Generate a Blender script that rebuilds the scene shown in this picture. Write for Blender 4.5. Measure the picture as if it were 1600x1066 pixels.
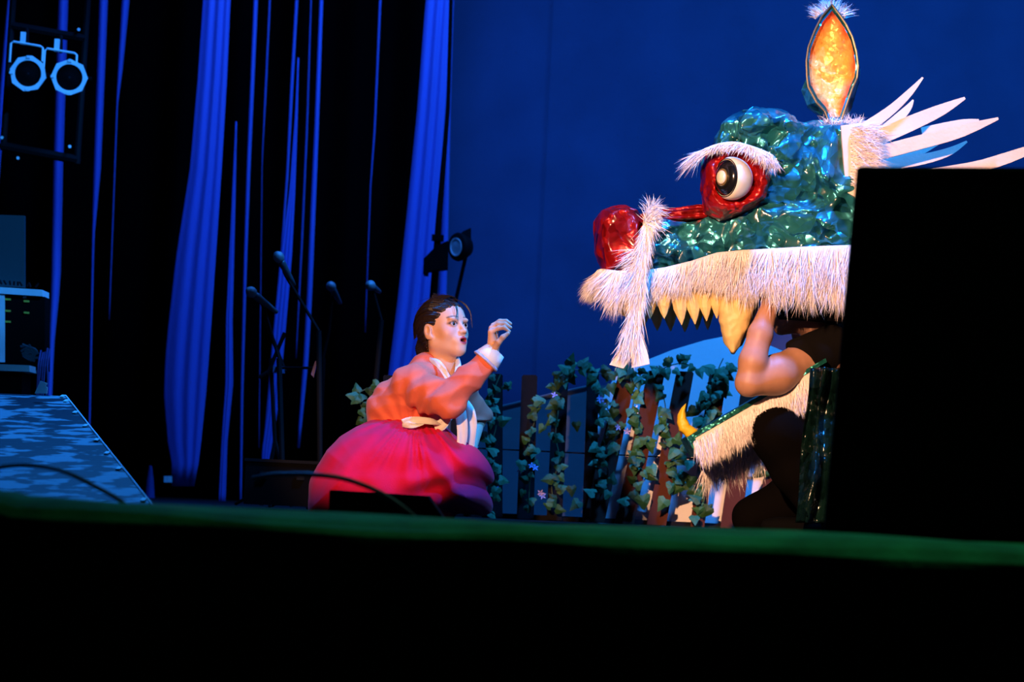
import bpy, math, random
import numpy as np
from mathutils import Vector, Matrix

random.seed(7); rng = np.random.default_rng(7)
for o in list(bpy.data.objects): bpy.data.objects.remove(o)
S = bpy.context.scene
COL = S.collection

# ------------------------------------------------------------------ camera
CAM = Vector((0, 0, 0.10)); FPX = 3778.0
pitch = math.atan((775-533)/FPX); roll = math.radians(2.7)
fwd = Vector((0, math.cos(pitch), math.sin(pitch)))
r0 = Vector((1, 0, 0)); u0 = r0.cross(fwd)
RT = r0*math.cos(roll)+u0*math.sin(roll)
UP = u0*math.cos(roll)-r0*math.sin(roll)
cd = bpy.data.cameras.new('camera'); cam = bpy.data.objects.new('camera', cd); COL.objects.link(cam)
cd.sensor_width = 36; cd.lens = FPX/1600*36; cd.clip_end = 200
m = Matrix((( RT.x, UP.x, -fwd.x, CAM.x), (RT.y, UP.y, -fwd.y, CAM.y), (RT.z, UP.z, -fwd.z, CAM.z), (0,0,0,1)))
cam.matrix_world = m
cd.dof.use_dof = True; cd.dof.focus_distance = 9.0; cd.dof.aperture_fstop = 3.2
S.camera = cam
S.view_settings.view_transform = 'Standard'; S.view_settings.look = 'None'
S.view_settings.exposure = 0.0; S.view_settings.gamma = 1.0; S.view_settings.use_curve_mapping = False

def at(px, py, Y):
    d = fwd + RT*((px-800)/FPX) + UP*((533-py)/FPX)
    return CAM + d*((Y-CAM.y)/d.y)
def w(px, py, dy=0.0): return at(px, py, 9.0+dy)

# ------------------------------------------------------------------ world and stage lights
wd = bpy.data.worlds.new('world'); S.world = wd; wd.use_nodes = True
wd.node_tree.nodes['Background'].inputs[0].default_value = (0.1, 0.3, 1.0, 1)
wd.node_tree.nodes['Background'].inputs[1].default_value = 0.0012

def aim(o, target):
    o.rotation_euler = (Vector(target)-o.location).to_track_quat('-Z', 'Y').to_euler()
def spot(name, loc, target, energy, color, size, blend=0.3, radius=0.08):
    l = bpy.data.lights.new(name, 'SPOT'); l.energy = energy; l.color = color
    l.spot_size = math.radians(size); l.spot_blend = blend; l.shadow_soft_size = radius
    o = bpy.data.objects.new(name, l); COL.objects.link(o); o.location = loc; aim(o, target); return o
def area(name, loc, target, energy, color, sx, sy, spread=180):
    l = bpy.data.lights.new(name, 'AREA'); l.energy = energy; l.color = color
    l.shape = 'RECTANGLE'; l.size = sx; l.size_y = sy; l.spread = math.radians(spread)
    o = bpy.data.objects.new(name, l); COL.objects.link(o); o.location = loc; aim(o, target); return o
WARM = (1.0, 0.52, 0.28); BLUE = (0.02, 0.26, 1.0)
spot('warm_dragon_spot', (-1.0, 3.0, 2.15), (1.33, 9.1, 0.92), 3100, WARM, 19.6, 0.08, 0.06)
spot('warm_woman_spot', (-1.0, 3.2, 1.5), (-0.46, 9.0, 0.49), 1500, (1.0,0.50,0.24), 10.0, 0.12, 0.06)
spot('blue_top_spot', (1.6, 8.2, 4.6), (0.55, 9.3, 0.9), 1900, BLUE, 48, 0.4, 0.2)
spot('blue_side_spot', (3.0, 6.0, 3.2), (-0.35, 9.0, 0.6), 900, (0.03,0.34,1.0), 20, 0.5, 0.12)
area('blue_ramp_light', (-1.6, 9.6, 3.2), (-1.6, 8.0, 0.2), 38, BLUE, 0.6, 0.6, 90)
area('cloth_fill', (1.1, 5.9, 3.2), (0.6, 5.12, 0.0), 5.5, (0.35, 0.9, 0.65), 2.6, 0.3, 60)  # added green-tinted fill to brighten the stage-edge cloth
spot('blue_truss_fill', (0.6, 7.6, 3.6), (-2.3, 11.0, 1.5), 1150, (0.03,0.30,1.0), 25, 0.5, 0.1)  # added blue fill to brighten the truss lamp frames and rack top
area('backdrop_wash_right', (2.6, 10.9, 4.7), (1.9, 14.0, 1.2), 110, BLUE, 3.0, 0.4, 120)
area('backdrop_wash_low', (1.5, 11.6, 0.05), (1.5, 14.0, 0.9), 8, BLUE, 4.0, 0.1, 140)
area('drape_wash', (-0.4, 10.4, 4.4), (-1.7, 13.2, 1.2), 75, (0.03, 0.2, 1.0), 1.0, 0.4, 120)

# ------------------------------------------------------------------ materials
MATS = {}
def mat(name, base, rough=0.6, metal=0.0, bump=0.0, bscale=50, kind='noise', var=0.0, vscale=8, stretch=(1,1,1), sheen=0.0, spec=0.5, sss=0.0, vcol=False, rnd=0.0, coat=0.0, base2=None, thr=(0.45,0.6), emit=None):
    if name in MATS: return MATS[name]
    M = bpy.data.materials.new(name); M.use_nodes = True; nt = M.node_tree; N = nt.nodes; L = nt.links
    b = N['Principled BSDF']; I = b.inputs
    I['Base Color'].default_value = (*base, 1); I['Roughness'].default_value = rough; I['Metallic'].default_value = metal
    I['Specular IOR Level'].default_value = spec
    if sheen: I['Sheen Weight'].default_value = sheen
    if coat: I['Coat Weight'].default_value = coat; I['Coat Roughness'].default_value = 0.15
    if sss: I['Subsurface Weight'].default_value = sss; I['Subsurface Radius'].default_value = (0.01, 0.004, 0.002); I['Subsurface Scale'].default_value = 1.0
    if emit: I['Emission Color'].default_value = (*emit[:3], 1); I['Emission Strength'].default_value = emit[3]
    tc = N.new('ShaderNodeTexCoord'); mp = N.new('ShaderNodeMapping'); L.new(tc.outputs['Object'], mp.inputs[0])
    mp.inputs['Scale'].default_value = stretch
    col = None
    if vcol:
        a = N.new('ShaderNodeAttribute'); a.attribute_name = 'Col'; col = a.outputs['Color']
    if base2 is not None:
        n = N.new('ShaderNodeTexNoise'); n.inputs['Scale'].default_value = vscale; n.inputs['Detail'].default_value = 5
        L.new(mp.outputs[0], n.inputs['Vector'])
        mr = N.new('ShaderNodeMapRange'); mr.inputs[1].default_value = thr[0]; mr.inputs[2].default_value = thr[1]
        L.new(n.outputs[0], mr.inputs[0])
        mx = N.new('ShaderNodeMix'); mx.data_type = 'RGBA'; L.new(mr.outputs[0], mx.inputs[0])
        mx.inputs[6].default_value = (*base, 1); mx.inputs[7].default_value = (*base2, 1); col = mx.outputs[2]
    if var > 0 or rnd > 0:
        hs = N.new('ShaderNodeHueSaturation')
        if col is not None: L.new(col, hs.inputs['Color'])
        else: hs.inputs['Color'].default_value = (*base, 1)
        mr = N.new('ShaderNodeMapRange')
        if rnd > 0:
            oi = N.new('ShaderNodeObjectInfo'); L.new(oi.outputs['Random'], mr.inputs[0]); v = rnd
            mr2 = N.new('ShaderNodeMapRange'); L.new(oi.outputs['Random'], mr2.inputs[0])
            mr2.inputs[3].default_value = 0.46; mr2.inputs[4].default_value = 0.53; L.new(mr2.outputs[0], hs.inputs['Hue'])
        else:
            n = N.new('ShaderNodeTexNoise'); n.inputs['Scale'].default_value = vscale; n.inputs['Detail'].default_value = 4
            L.new(mp.outputs[0], n.inputs['Vector']); L.new(n.outputs[0], mr.inputs[0]); v = var
            mr.inputs[1].default_value = 0.3; mr.inputs[2].default_value = 0.7
        mr.inputs[3].default_value = 1-v; mr.inputs[4].default_value = 1+v
        L.new(mr.outputs[0], hs.inputs['Value']); col = hs.outputs[0]
    if col is not None: L.new(col, I['Base Color'])
    if bump > 0:
        bp = N.new('ShaderNodeBump'); bp.inputs['Strength'].default_value = 1.0; bp.inputs['Distance'].default_value = bump
        if kind == 'noise':
            n = N.new('ShaderNodeTexNoise'); n.inputs['Scale'].default_value = bscale; n.inputs['Detail'].default_value = 6
            L.new(mp.outputs[0], n.inputs['Vector']); L.new(n.outputs[0], bp.inputs['Height'])
        elif kind == 'foil':
            n0 = N.new('ShaderNodeTexNoise'); n0.inputs['Scale'].default_value = bscale*0.8; L.new(mp.outputs[0], n0.inputs['Vector'])
            ad = N.new('ShaderNodeVectorMath'); ad.operation = 'MULTIPLY_ADD'
            L.new(n0.outputs['Color'], ad.inputs[0]); ad.inputs[1].default_value = (1.0/bscale,)*3; L.new(mp.outputs[0], ad.inputs[2])
            hs_ = []
            for sc_, am in ((bscale, 1.0), (bscale*2.7, 0.8)):   # each cell a tilted flat facet
                v1 = N.new('ShaderNodeTexVoronoi'); v1.inputs['Scale'].default_value = sc_; L.new(ad.outputs[0], v1.inputs['Vector'])
                df = N.new('ShaderNodeVectorMath'); df.operation = 'SUBTRACT'; L.new(ad.outputs[0], df.inputs[0]); L.new(v1.outputs['Position'], df.inputs[1])
                cc = N.new('ShaderNodeVectorMath'); cc.operation = 'SUBTRACT'; L.new(v1.outputs['Color'], cc.inputs[0]); cc.inputs[1].default_value = (0.5,)*3
                dt = N.new('ShaderNodeVectorMath'); dt.operation = 'DOT_PRODUCT'; L.new(df.outputs[0], dt.inputs[0]); L.new(cc.outputs[0], dt.inputs[1])
                ml = N.new('ShaderNodeMath'); ml.operation = 'MULTIPLY'; L.new(dt.outputs['Value'], ml.inputs[0]); ml.inputs[1].default_value = am; hs_.append(ml)
            mm = N.new('ShaderNodeMath'); mm.operation = 'ADD'; L.new(hs_[0].outputs[0], mm.inputs[0]); L.new(hs_[1].outputs[0], mm.inputs[1])
            L.new(mm.outputs[0], bp.inputs['Height'])
        elif kind == 'weave':
            wv = N.new('ShaderNodeTexWave'); wv.inputs['Scale'].default_value = bscale; wv.inputs['Distortion'].default_value = 2; L.new(mp.outputs[0], wv.inputs['Vector'])
            L.new(wv.outputs[0], bp.inputs['Height'])
        L.new(bp.outputs[0], I['Normal'])
    MATS[name] = M; return M

M_black = mat('matte_black', (0.0018,0.0018,0.0022), 0.85, bump=0.0005, bscale=200, spec=0.06)
M_blackmetal = mat('black_metal', (0.004,0.005,0.006), 0.7, metal=0.0, var=0.2, spec=0.08)
M_velvet = mat('black_velvet', (0.0012,0.0012,0.0016), 1.0, sheen=0.0, spec=0.0, bump=0.001, bscale=90)
M_floor = mat('stage_floor_black', (0.004,0.004,0.005), 0.7, var=0.3, bump=0.001, bscale=30, spec=0.2)
M_drape = mat('blue_satin', (0.10,0.11,0.52), 0.55, sheen=0.15, var=0.08, vscale=6, stretch=(6,6,0.3), bump=0.002, bscale=40)
M_cyc = mat('blue_backdrop_cloth', (0.05,0.07,0.155), 0.95, spec=0.05, var=0.12, vscale=2.2, bump=0.0015, bscale=120)
M_green = mat('green_felt', (0.01,0.16,0.045), 0.95, sheen=0.1, spec=0.1, var=0.3, vscale=9, bump=0.002, bscale=60)
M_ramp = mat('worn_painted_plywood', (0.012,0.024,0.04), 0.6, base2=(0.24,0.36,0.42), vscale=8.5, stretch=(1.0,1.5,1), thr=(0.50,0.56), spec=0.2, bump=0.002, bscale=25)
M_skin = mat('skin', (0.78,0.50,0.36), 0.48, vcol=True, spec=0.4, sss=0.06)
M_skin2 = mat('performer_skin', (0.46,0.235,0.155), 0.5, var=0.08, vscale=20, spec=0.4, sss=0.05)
M_eye = mat('eye_white', (0.75,0.72,0.7), 0.15)
M_iris = mat('dark_iris', (0.012,0.006,0.004), 0.08)
M_hair = mat('black_hair', (0.022,0.012,0.009), 0.35, bump=0.003, bscale=30, stretch=(1,6,6), spec=0.5)
M_jacket = mat('coral_ramie', (0.80,0.17,0.10), 0.8, spec=0.2, sheen=0.08, var=0.06, vscale=14, bump=0.0006, bscale=300)
M_skirt = mat('crimson_ramie', (0.66,0.004,0.060), 0.85, spec=0.2, sheen=0.04, var=0.08, vscale=10, bump=0.0007, bscale=260)
M_white = mat('white_cotton', (0.82,0.80,0.78), 0.8, var=0.04, bump=0.0006, bscale=150)
M_lace = mat('pale_sleeve_cloth', (0.55,0.42,0.48), 0.7, var=0.25, vscale=60, bump=0.001, bscale=120)
M_teal = mat('teal_foil', (0.03,0.27,0.34), 0.28, metal=0.6, kind='foil', bump=1.25, bscale=7.5, var=0.3, vscale=5, coat=0.85)
M_red = mat('red_foil', (0.50,0.010,0.012), 0.30, metal=0.55, kind='foil', bump=0.8, bscale=11, var=0.3, vscale=8, coat=0.35)
M_gold = mat('gold_foil', (0.95,0.55,0.10), 0.42, metal=0.25, kind='foil', bump=0.6, bscale=24, var=0.15, vscale=14, vcol=True)
M_fur = mat('white_fur', (0.86,0.80,0.78), 0.75, sheen=0.2, spec=0.2, var=0.05)
M_hide = mat('fur_backing', (0.80,0.70,0.64), 0.85, var=0.06, vscale=20)
M_tooth = mat('painted_cream_tooth', (0.78,0.58,0.24), 0.5, var=0.12, vscale=25, bump=0.004, bscale=22)
M_yellow = mat('yellow_painted_tusk', (0.85,0.55,0.02), 0.45, var=0.1, bump=0.003, bscale=25)
M_foam = mat('cream_foam', (0.82,0.66,0.52), 0.8, var=0.05, vscale=12, bump=0.0008, bscale=80)
M_eyew = mat('cream_gloss', (0.84,0.79,0.66), 0.3, var=0.03, coat=0.3)
M_eyeb = mat('black_gloss', (0.008,0.008,0.01), 0.15, coat=0.8)
M_picket = mat('dark_brown_paint', (0.075,0.018,0.010), 0.75, var=0.25, vscale=5, stretch=(1,1,0.25), bump=0.0012, bscale=60, spec=0.2)
M_picketb = mat('black_painted_picket', (0.005,0.004,0.005), 0.85, var=0.25, vscale=5, bump=0.0012, bscale=60, spec=0.2)
M_leaf = mat('ivy_leaf', (0.030,0.125,0.045), 0.45, rnd=0.55, bump=0.001, bscale=60)
M_stem = mat('ivy_stem', (0.06,0.09,0.03), 0.7, var=0.2)
M_flower = mat('lilac_petals', (0.5,0.42,0.75), 0.6, rnd=0.3)
M_pink = mat('pink_petals', (0.8,0.05,0.25), 0.6)
M_board = mat('white_set_board', (0.80,0.76,0.74), 0.85, var=0.05, vscale=3, bump=0.0015, bscale=20)
M_cloth = mat('shaded_hill_cloth', (0.045,0.06,0.075), 0.9, var=0.12, vscale=4, bump=0.002, bscale=15)  # white hill panel darkened, its shade put into the base colour
M_vinyl = mat('dark_teal_vinyl', (0.003,0.014,0.012), 0.18, metal=0.3, kind='foil', bump=0.9, bscale=12, var=0.3)
M_tee = mat('black_jersey', (0.005,0.004,0.004), 0.95, bump=0.0005, bscale=200, spec=0.1)
M_trs = mat('black_trousers', (0.0026,0.0021,0.0020), 0.95, bump=0.0006, bscale=200, spec=0.03)
M_ring = mat('zinc_gel_frame', (0.8,0.85,0.85), 0.5, metal=0.0, var=0.1)
M_lens = mat('dark_lens', (0.01,0.012,0.015), 0.1)
M_grille = mat('speaker_grille', (0.003,0.003,0.0035), 0.8, bump=0.001, bscale=300, spec=0.1)
M_tag = mat('yellow_label', (0.75,0.5,0.05), 0.6)
M_tape = mat('pale_tape', (0.55,0.75,0.70), 0.6)
M_dim = mat('smoked_panel', (0.02,0.05,0.055), 0.5)
M_cable = mat('black_rubber', (0.006,0.006,0.008), 0.5)

# ------------------------------------------------------------------ object helpers
def wloc(p):
    v = Vector((0,0,0))
    while p is not None: v = v+p.location; p = p.parent
    return v
def link(name, me, m, parent=None, smooth=False):
    o = bpy.data.objects.new(name, me); COL.objects.link(o)
    if m is not None: me.materials.append(m)
    if smooth: me.shade_smooth()
    if parent is not None: o.parent = parent
    return o
def mesh(name, V, F, m, parent=None, smooth=False):
    me = bpy.data.meshes.new(name); me.from_pydata([tuple(v) for v in V], [], F); me.validate(); me.update()
    if parent is not None:
        off = wloc(parent)
        me.transform(Matrix.Translation(-off)); o = bpy.data.objects.new(name, me); COL.objects.link(o); o.parent = parent
    else:
        c = Vector((sum(v[0] for v in V)/len(V), sum(v[1] for v in V)/len(V), min(v[2] for v in V)))
        me.transform(Matrix.Translation(-c)); o = bpy.data.objects.new(name, me); COL.objects.link(o); o.location = c
    if m is not None: me.materials.append(m)
    if smooth: me.shade_smooth()
    return o
def tag(o, label=None, cat=None, group=None, kind=None):
    if label: o['label'] = label
    if cat: o['category'] = cat
    if group: o['group'] = group
    if kind: o['kind'] = kind
    return o
def thing(name, loc, label, cat, group=None):
    o = bpy.data.objects.new(name, None); COL.objects.link(o); o.location = loc; o.empty_display_size = 0.1
    return tag(o, label, cat, group)

class B:
    def __init__(s): s.V = []; s.F = []
    def add(s, V, F):
        n = len(s.V); s.V += [Vector(v) for v in V]; s.F += [tuple(i+n for i in f) for f in F]; return s
    def box(s, c, size, R=None):
        x,y,z = [k/2 for k in size]; c = Vector(c)
        P = [Vector((a*x,b*y,d*z)) for a in (-1,1) for b in (-1,1) for d in (-1,1)]
        if R is not None: P = [R @ p for p in P]
        return s.add([p+c for p in P], [(0,1,3,2),(4,6,7,5),(0,4,5,1),(2,3,7,6),(0,2,6,4),(1,5,7,3)])
    def hexa(s, q0, q1):   # two quads joined
        return s.add(list(q0)+list(q1), [(0,1,2,3),(7,6,5,4),(0,4,5,1),(1,5,6,2),(2,6,7,3),(3,7,4,0)])
    def tube(s, pts, rad, n=8, cap=True):
        pts = [Vector(p) for p in pts]; k = len(pts)
        rr = rad if hasattr(rad, '__len__') else [rad]*k
        t0 = (pts[1]-pts[0]).normalized(); a = t0.orthogonal().normalized(); V = []; F = []
        for i, p in enumerate(pts):
            t = (pts[min(i+1,k-1)]-pts[max(i-1,0)]).normalized()
            a = (a - t*a.dot(t)).normalized(); b = t.cross(a)
            for j in range(n):
                th = 2*math.pi*j/n; V.append(p+(a*math.cos(th)+b*math.sin(th))*rr[i])
        for i in range(k-1):
            for j in range(n): F.append((i*n+j, i*n+(j+1)%n, (i+1)*n+(j+1)%n, (i+1)*n+j))
        if cap: F.append(tuple(range(n-1,-1,-1))); F.append(tuple((k-1)*n+j for j in range(n)))
        return s.add(V, F)
    def lathe(s, c, axis, prof, n=32, sx=1.0):   # prof: (r, h)
        axis = Vector(axis).normalized(); a = axis.orthogonal().normalized(); b = axis.cross(a); V = []; F = []; c = Vector(c)
        for r, h in prof:
            for j in range(n):
                th = 2*math.pi*j/n; V.append(c+axis*h+(a*math.cos(th)+b*math.sin(th))*r)
        k = len(prof)
        for i in range(k-1):
            for j in range(n): F.append((i*n+j, i*n+(j+1)%n, (i+1)*n+(j+1)%n, (i+1)*n+j))
        if prof[0][0] > 1e-5: F.append(tuple(range(n-1,-1,-1)))
        if prof[-1][0] > 1e-5: F.append(tuple((k-1)*n+j for j in range(n)))
        return s.add(V, F)
    def prism(s, poly, d):   # poly: 3D points (planar outline), extruded by vector d
        n = len(poly); d = Vector(d); poly = [Vector(p) for p in poly]
        return s.add(poly+[p+d for p in poly], [tuple(range(n)), tuple(range(2*n-1,n-1,-1))]+[(i,(i+n),(i+1)%n+n,(i+1)%n) for i in range(n)])
    def o(s, name, m, parent=None, smooth=False): return mesh(name, s.V, s.F, m, parent, smooth)

def smoothline(pts, n):
    P = np.array([list(p) for p in pts], float); k = len(P)
    t = np.linspace(0, k-1, n); out = []
    for u in t:
        i = min(int(u), k-2); f = u-i
        p0 = P[max(i-1,0)]; p1 = P[i]; p2 = P[i+1]; p3 = P[min(i+2,k-1)]
        out.append(0.5*((2*p1)+(-p0+p2)*f+(2*p0-5*p1+4*p2-p3)*f*f+(-p0+3*p1-3*p2+p3)*f**3))
    return out

# ------------------------------------------------------------------ signed-distance modelling
class Grid:
    def __init__(s, lo, hi, h):
        s.lo = np.array(lo, np.float32); s.h = h
        s.n = np.ceil((np.array(hi)-np.array(lo))/h).astype(int)+1
        s.D = np.full(s.n, 0.05, np.float32)
    def sub(s, lo, hi):
        a = np.clip(np.floor((np.array(lo)-s.lo)/s.h).astype(int), 0, s.n-1); b = np.clip(np.ceil((np.array(hi)-s.lo)/s.h).astype(int)+1, 1, s.n)
        ax = [s.lo[i]+s.h*np.arange(a[i], b[i], dtype=np.float32) for i in range(3)]
        return tuple(slice(a[i], b[i]) for i in range(3)), ax[0][:,None,None], ax[1][None,:,None], ax[2][None,None,:]
    def put(s, lo, hi, f, k=0.0, op='u'):
        sl, X, Y, Z = s.sub(lo, hi)
        if 0 in s.D[sl].shape: return
        d = np.broadcast_to(f(X, Y, Z), s.D[sl].shape).astype(np.float32); D = s.D[sl]
        if op == 's': d = -d; D = D.copy()
        if op == 'u':
            if k > 0:
                hh = np.clip(k-np.abs(D-d), 0, None)/k; s.D[sl] = np.minimum(D, d)-hh*hh*k*0.25
            else: s.D[sl] = np.minimum(D, d)
        else:   # subtract
            if k > 0:
                hh = np.clip(k-np.abs(D-d), 0, None)/k; s.D[sl] = np.maximum(D, d)+hh*hh*k*0.25
            else: s.D[sl] = np.maximum(D, d)
    def cap(s, a, b, ra, rb=None, k=0.02, op='u'):
        a = np.array(a, float); b = np.array(b, float); rb = ra if rb is None else rb
        pad = max(ra, rb)+k+0.012; lo = np.minimum(a,b)-pad; hi = np.maximum(a,b)+pad; ba = b-a; L = max(ba@ba, 1e-9)
        def f(X,Y,Z):
            t = np.clip(((X-a[0])*ba[0]+(Y-a[1])*ba[1]+(Z-a[2])*ba[2])/L, 0, 1)
            return np.sqrt((X-a[0]-t*ba[0])**2+(Y-a[1]-t*ba[1])**2+(Z-a[2]-t*ba[2])**2)-(ra+(rb-ra)*t)
        s.put(lo, hi, f, k, op)
    def chain(s, pts, rad, k=0.015):
        for i in range(len(pts)-1): s.cap(pts[i], pts[i+1], rad[i], rad[i+1], k)
    def ell(s, c, r, k=0.02, op='u', R=None):
        c = np.array(c, float); r = np.array(r, float); pad = r.max()+k+0.012
        R = np.eye(3) if R is None else R     # rows = local axes in world
        def f(X,Y,Z):
            x,y,z = X-c[0], Y-c[1], Z-c[2]
            q = [(R[i][0]*x+R[i][1]*y+R[i][2]*z) for i in range(3)]
            k0 = np.sqrt((q[0]/r[0])**2+(q[1]/r[1])**2+(q[2]/r[2])**2)
            k1 = np.sqrt((q[0]/r[0]**2)**2+(q[1]/r[1]**2)**2+(q[2]/r[2]**2)**2)+1e-9
            return k0*(k0-1)/k1
        s.put(c-pad, c+pad, f, k, op)
    def inflate(s, poly, yc, H, R, k=0.02, op='u', ycf=None):
        """poly: list of (X,Z); a pillow with half depth H and edge softness R around Y=yc"""
        P = np.array(poly, float); lo = [P[:,0].min()-k-0.03, yc-H-k-0.03, P[:,1].min()-k-0.03]; hi = [P[:,0].max()+k+0.03, yc+H+k+0.03, P[:,1].max()+k+0.03]
        def f(X,Y,Z):
            x = X[:,0,0][:,None]; z = Z[0,0,:][None,:]
            d = np.full((x.shape[0], z.shape[1]), 1e9); sgn = np.zeros_like(d, bool)
            for i in range(len(P)):
                a = P[i]; b = P[(i+1)%len(P)]; e = b-a
                t = np.clip(((x-a[0])*e[0]+(z-a[1])*e[1])/max(e@e,1e-12), 0, 1)
                d = np.minimum(d, (x-a[0]-t*e[0])**2+(z-a[1]-t*e[1])**2)
                c = ((a[1] > z) != (b[1] > z))
                with np.errstate(divide='ignore', invalid='ignore'):
                    xi = a[0]+(z-a[1])*e[0]/(e[1] if abs(e[1])>1e-12 else 1e-12)
                sgn ^= c & (x < xi)
            sd = np.sqrt(d); sd[sgn] *= -1
            sd = sd[:,None,:]; HH = H if not callable(H) else H(X)
            return np.sqrt(np.maximum(R+sd, 0)**2+((Y-yc)*R/HH)**2)-R
        s.put(lo, hi, f, k, op)
    def disp(s, f):
        sl, X, Y, Z = s.sub(s.lo, s.lo+s.h*(s.n-1)); s.D = s.D+f(X,Y,Z).astype(np.float32)
    def cut(s, p, n):   # remove the side the normal points to
        p = np.array(p); n = np.array(n, float); n /= np.linalg.norm(n)
        sl, X, Y, Z = s.sub(s.lo, s.lo+s.h*(s.n-1))
        s.D = np.maximum(s.D, (X-p[0])*n[0]+(Y-p[1])*n[1]+(Z-p[2])*n[2])
    def mesh(s):
        D = s.D.copy()
        D[0]=D[-1]=0.05; D[:,0]=D[:,-1]=0.05; D[:,:,0]=D[:,:,-1]=0.05
        neg = D < 0
        cnt = np.zeros(tuple(s.n-1), np.int8)
        for i in (0,1):
            for j in (0,1):
                for k in (0,1): cnt += neg[i:s.n[0]-1+i, j:s.n[1]-1+j, k:s.n[2]-1+k]
        act = (cnt > 0) & (cnt < 8); idx = np.argwhere(act)
        vid = np.full(act.shape, -1, np.int32); vid[act] = np.arange(len(idx))
        acc = np.zeros((len(idx), 3)); num = np.zeros(len(idx))
        C = [(i,j,k) for i in (0,1) for j in (0,1) for k in (0,1)]
        val = {c: D[idx[:,0]+c[0], idx[:,1]+c[1], idx[:,2]+c[2]] for c in C}
        for c in C:
            for ax in range(3):
                if c[ax] == 0:
                    e = list(c); e[ax] = 1; e = tuple(e); a = val[c]; b = val[e]; mm = (a < 0) != (b < 0)
                    t = np.where(mm, a/np.where(mm, a-b, 1), 0)
                    p = np.tile(np.array(c, float), (len(idx),1)); p[:,ax] += t
                    acc[mm] += p[mm]; num[mm] += 1
        V = s.lo + s.h*(idx + acc/num[:,None])
        F = []
        for ax in range(3):
            u, v = (ax+1)%3, (ax+2)%3
            sl0 = [slice(None)]*3; sl1 = [slice(None)]*3; sl0[ax] = slice(0,-1); sl1[ax] = slice(1,None)
            a = neg[tuple(sl0)]; b = neg[tuple(sl1)]
            e = np.argwhere(a != b); e = e[(e[:,u] > 0) & (e[:,v] > 0) & (e[:,u] < s.n[u]-1) & (e[:,v] < s.n[v]-1)]
            f = a[e[:,0], e[:,1], e[:,2]]
            def cell(du, dv):
                q = e.copy(); q[:,u] -= du; q[:,v] -= dv; return vid[q[:,0], q[:,1], q[:,2]]
            Q = np.stack([cell(1,1), cell(0,1), cell(0,0), cell(1,0)], 1)
            Q[~f] = Q[~f][:, ::-1]; F.append(Q)
        return V, np.concatenate(F)
    def o(s, name, m, parent, colf=None):
        V, F = s.mesh(); me = bpy.data.meshes.new(name)
        loc = np.array(wloc(parent)) if parent else np.zeros(3)
        me.vertices.add(len(V)); me.vertices.foreach_set('co', (V-loc).astype(np.float32).ravel())
        me.loops.add(F.size); me.loops.foreach_set('vertex_index', F.astype(np.int32).ravel())
        me.polygons.add(len(F)); me.polygons.foreach_set('loop_start', np.arange(0, F.size, 4, dtype=np.int32))
        me.update(calc_edges=True); me.validate()
        if colf is not None:
            c = np.ones((len(V), 4), np.float32); c[:, :3] = colf(V)
            at_ = me.color_attributes.new('Col', 'FLOAT_COLOR', 'POINT'); at_.data.foreach_set('color', c.ravel())
        o = link(name, me, m, None, True); o.parent = parent; return o

def crumple(amp, freq, seed, n=7):
    r = np.random.default_rng(seed); K = r.normal(size=(n,3)); K /= np.linalg.norm(K, axis=1)[:,None]; K *= (freq*(0.6+1.2*r.random(n)))[:,None]; ph = r.random(n)*6.28
    def f(X,Y,Z):
        out = 0
        for i in range(n):
            wob = 1.3*np.sin(K[(i+1)%n,0]*X*0.5+K[(i+1)%n,1]*Y*0.5+K[(i+1)%n,2]*Z*0.5+ph[i])
            out = out + np.abs(np.sin(K[i,0]*X+K[i,1]*Y+K[i,2]*Z+ph[i]+wob))
        return amp*(out/n*2-1.27)
    return f
def xz(pts, Y): return [(lambda p: (p.x, p.z))(at(a, b, Y)) for a, b in pts]

# fur: thousands of thin tapered blades
def fur(name, roots, m, parent, kind='stuff', label=None):
    n = len(roots); V = np.zeros((n*7, 3)); F = []
    for i, (p, d, L, droop, wd_) in enumerate(roots):
        p = np.array(p); d = np.array(d, float); d /= np.linalg.norm(d)+1e-9
        sd = np.cross(d, rng.normal(size=3)); sd /= np.linalg.norm(sd)+1e-9
        bend = rng.normal(size=3)*0.16
        for j, t in enumerate((0, 0.35, 0.7, 1.0)):
            q = p+d*L*t+np.array((0,0,-droop))*L*t*t+bend*L*t*t
            ww = wd_*(1-t*0.8)*0.5
            if j < 3: V[i*7+j*2] = q-sd*ww; V[i*7+j*2+1] = q+sd*ww
            else: V[i*7+6] = q
        b = i*7; F += [(b,b+1,b+3,b+2), (b+2,b+3,b+5,b+4), (b+4,b+5,b+6)]
    me = bpy.data.meshes.new(name); loc = np.array(wloc(parent))
    me.from_pydata((V-loc).tolist(), [], F); me.update()
    o = link(name, me, m, None, False); o.parent = parent
    if kind: o['kind'] = kind
    if label: o['label'] = label
    return o

# ================================================================== SETTING
def struct(o): o['kind'] = 'structure'; return o
struct(B().box((0, 10.5, -0.1), (14, 10.88, 0.2)).o('floor', M_floor))
struct(B().box((0, 5.6, -0.88), (14, 0.2, 1.32)).o('wall_front', M_black))
struct(B().box((0, 2.0, -1.6), (14, 8.0, 0.1)).o('floor_house', M_floor))
struct(B().box((0, 15.85, 2.9), (14, 0.2, 6.2)).o('wall_back', M_black))

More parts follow.
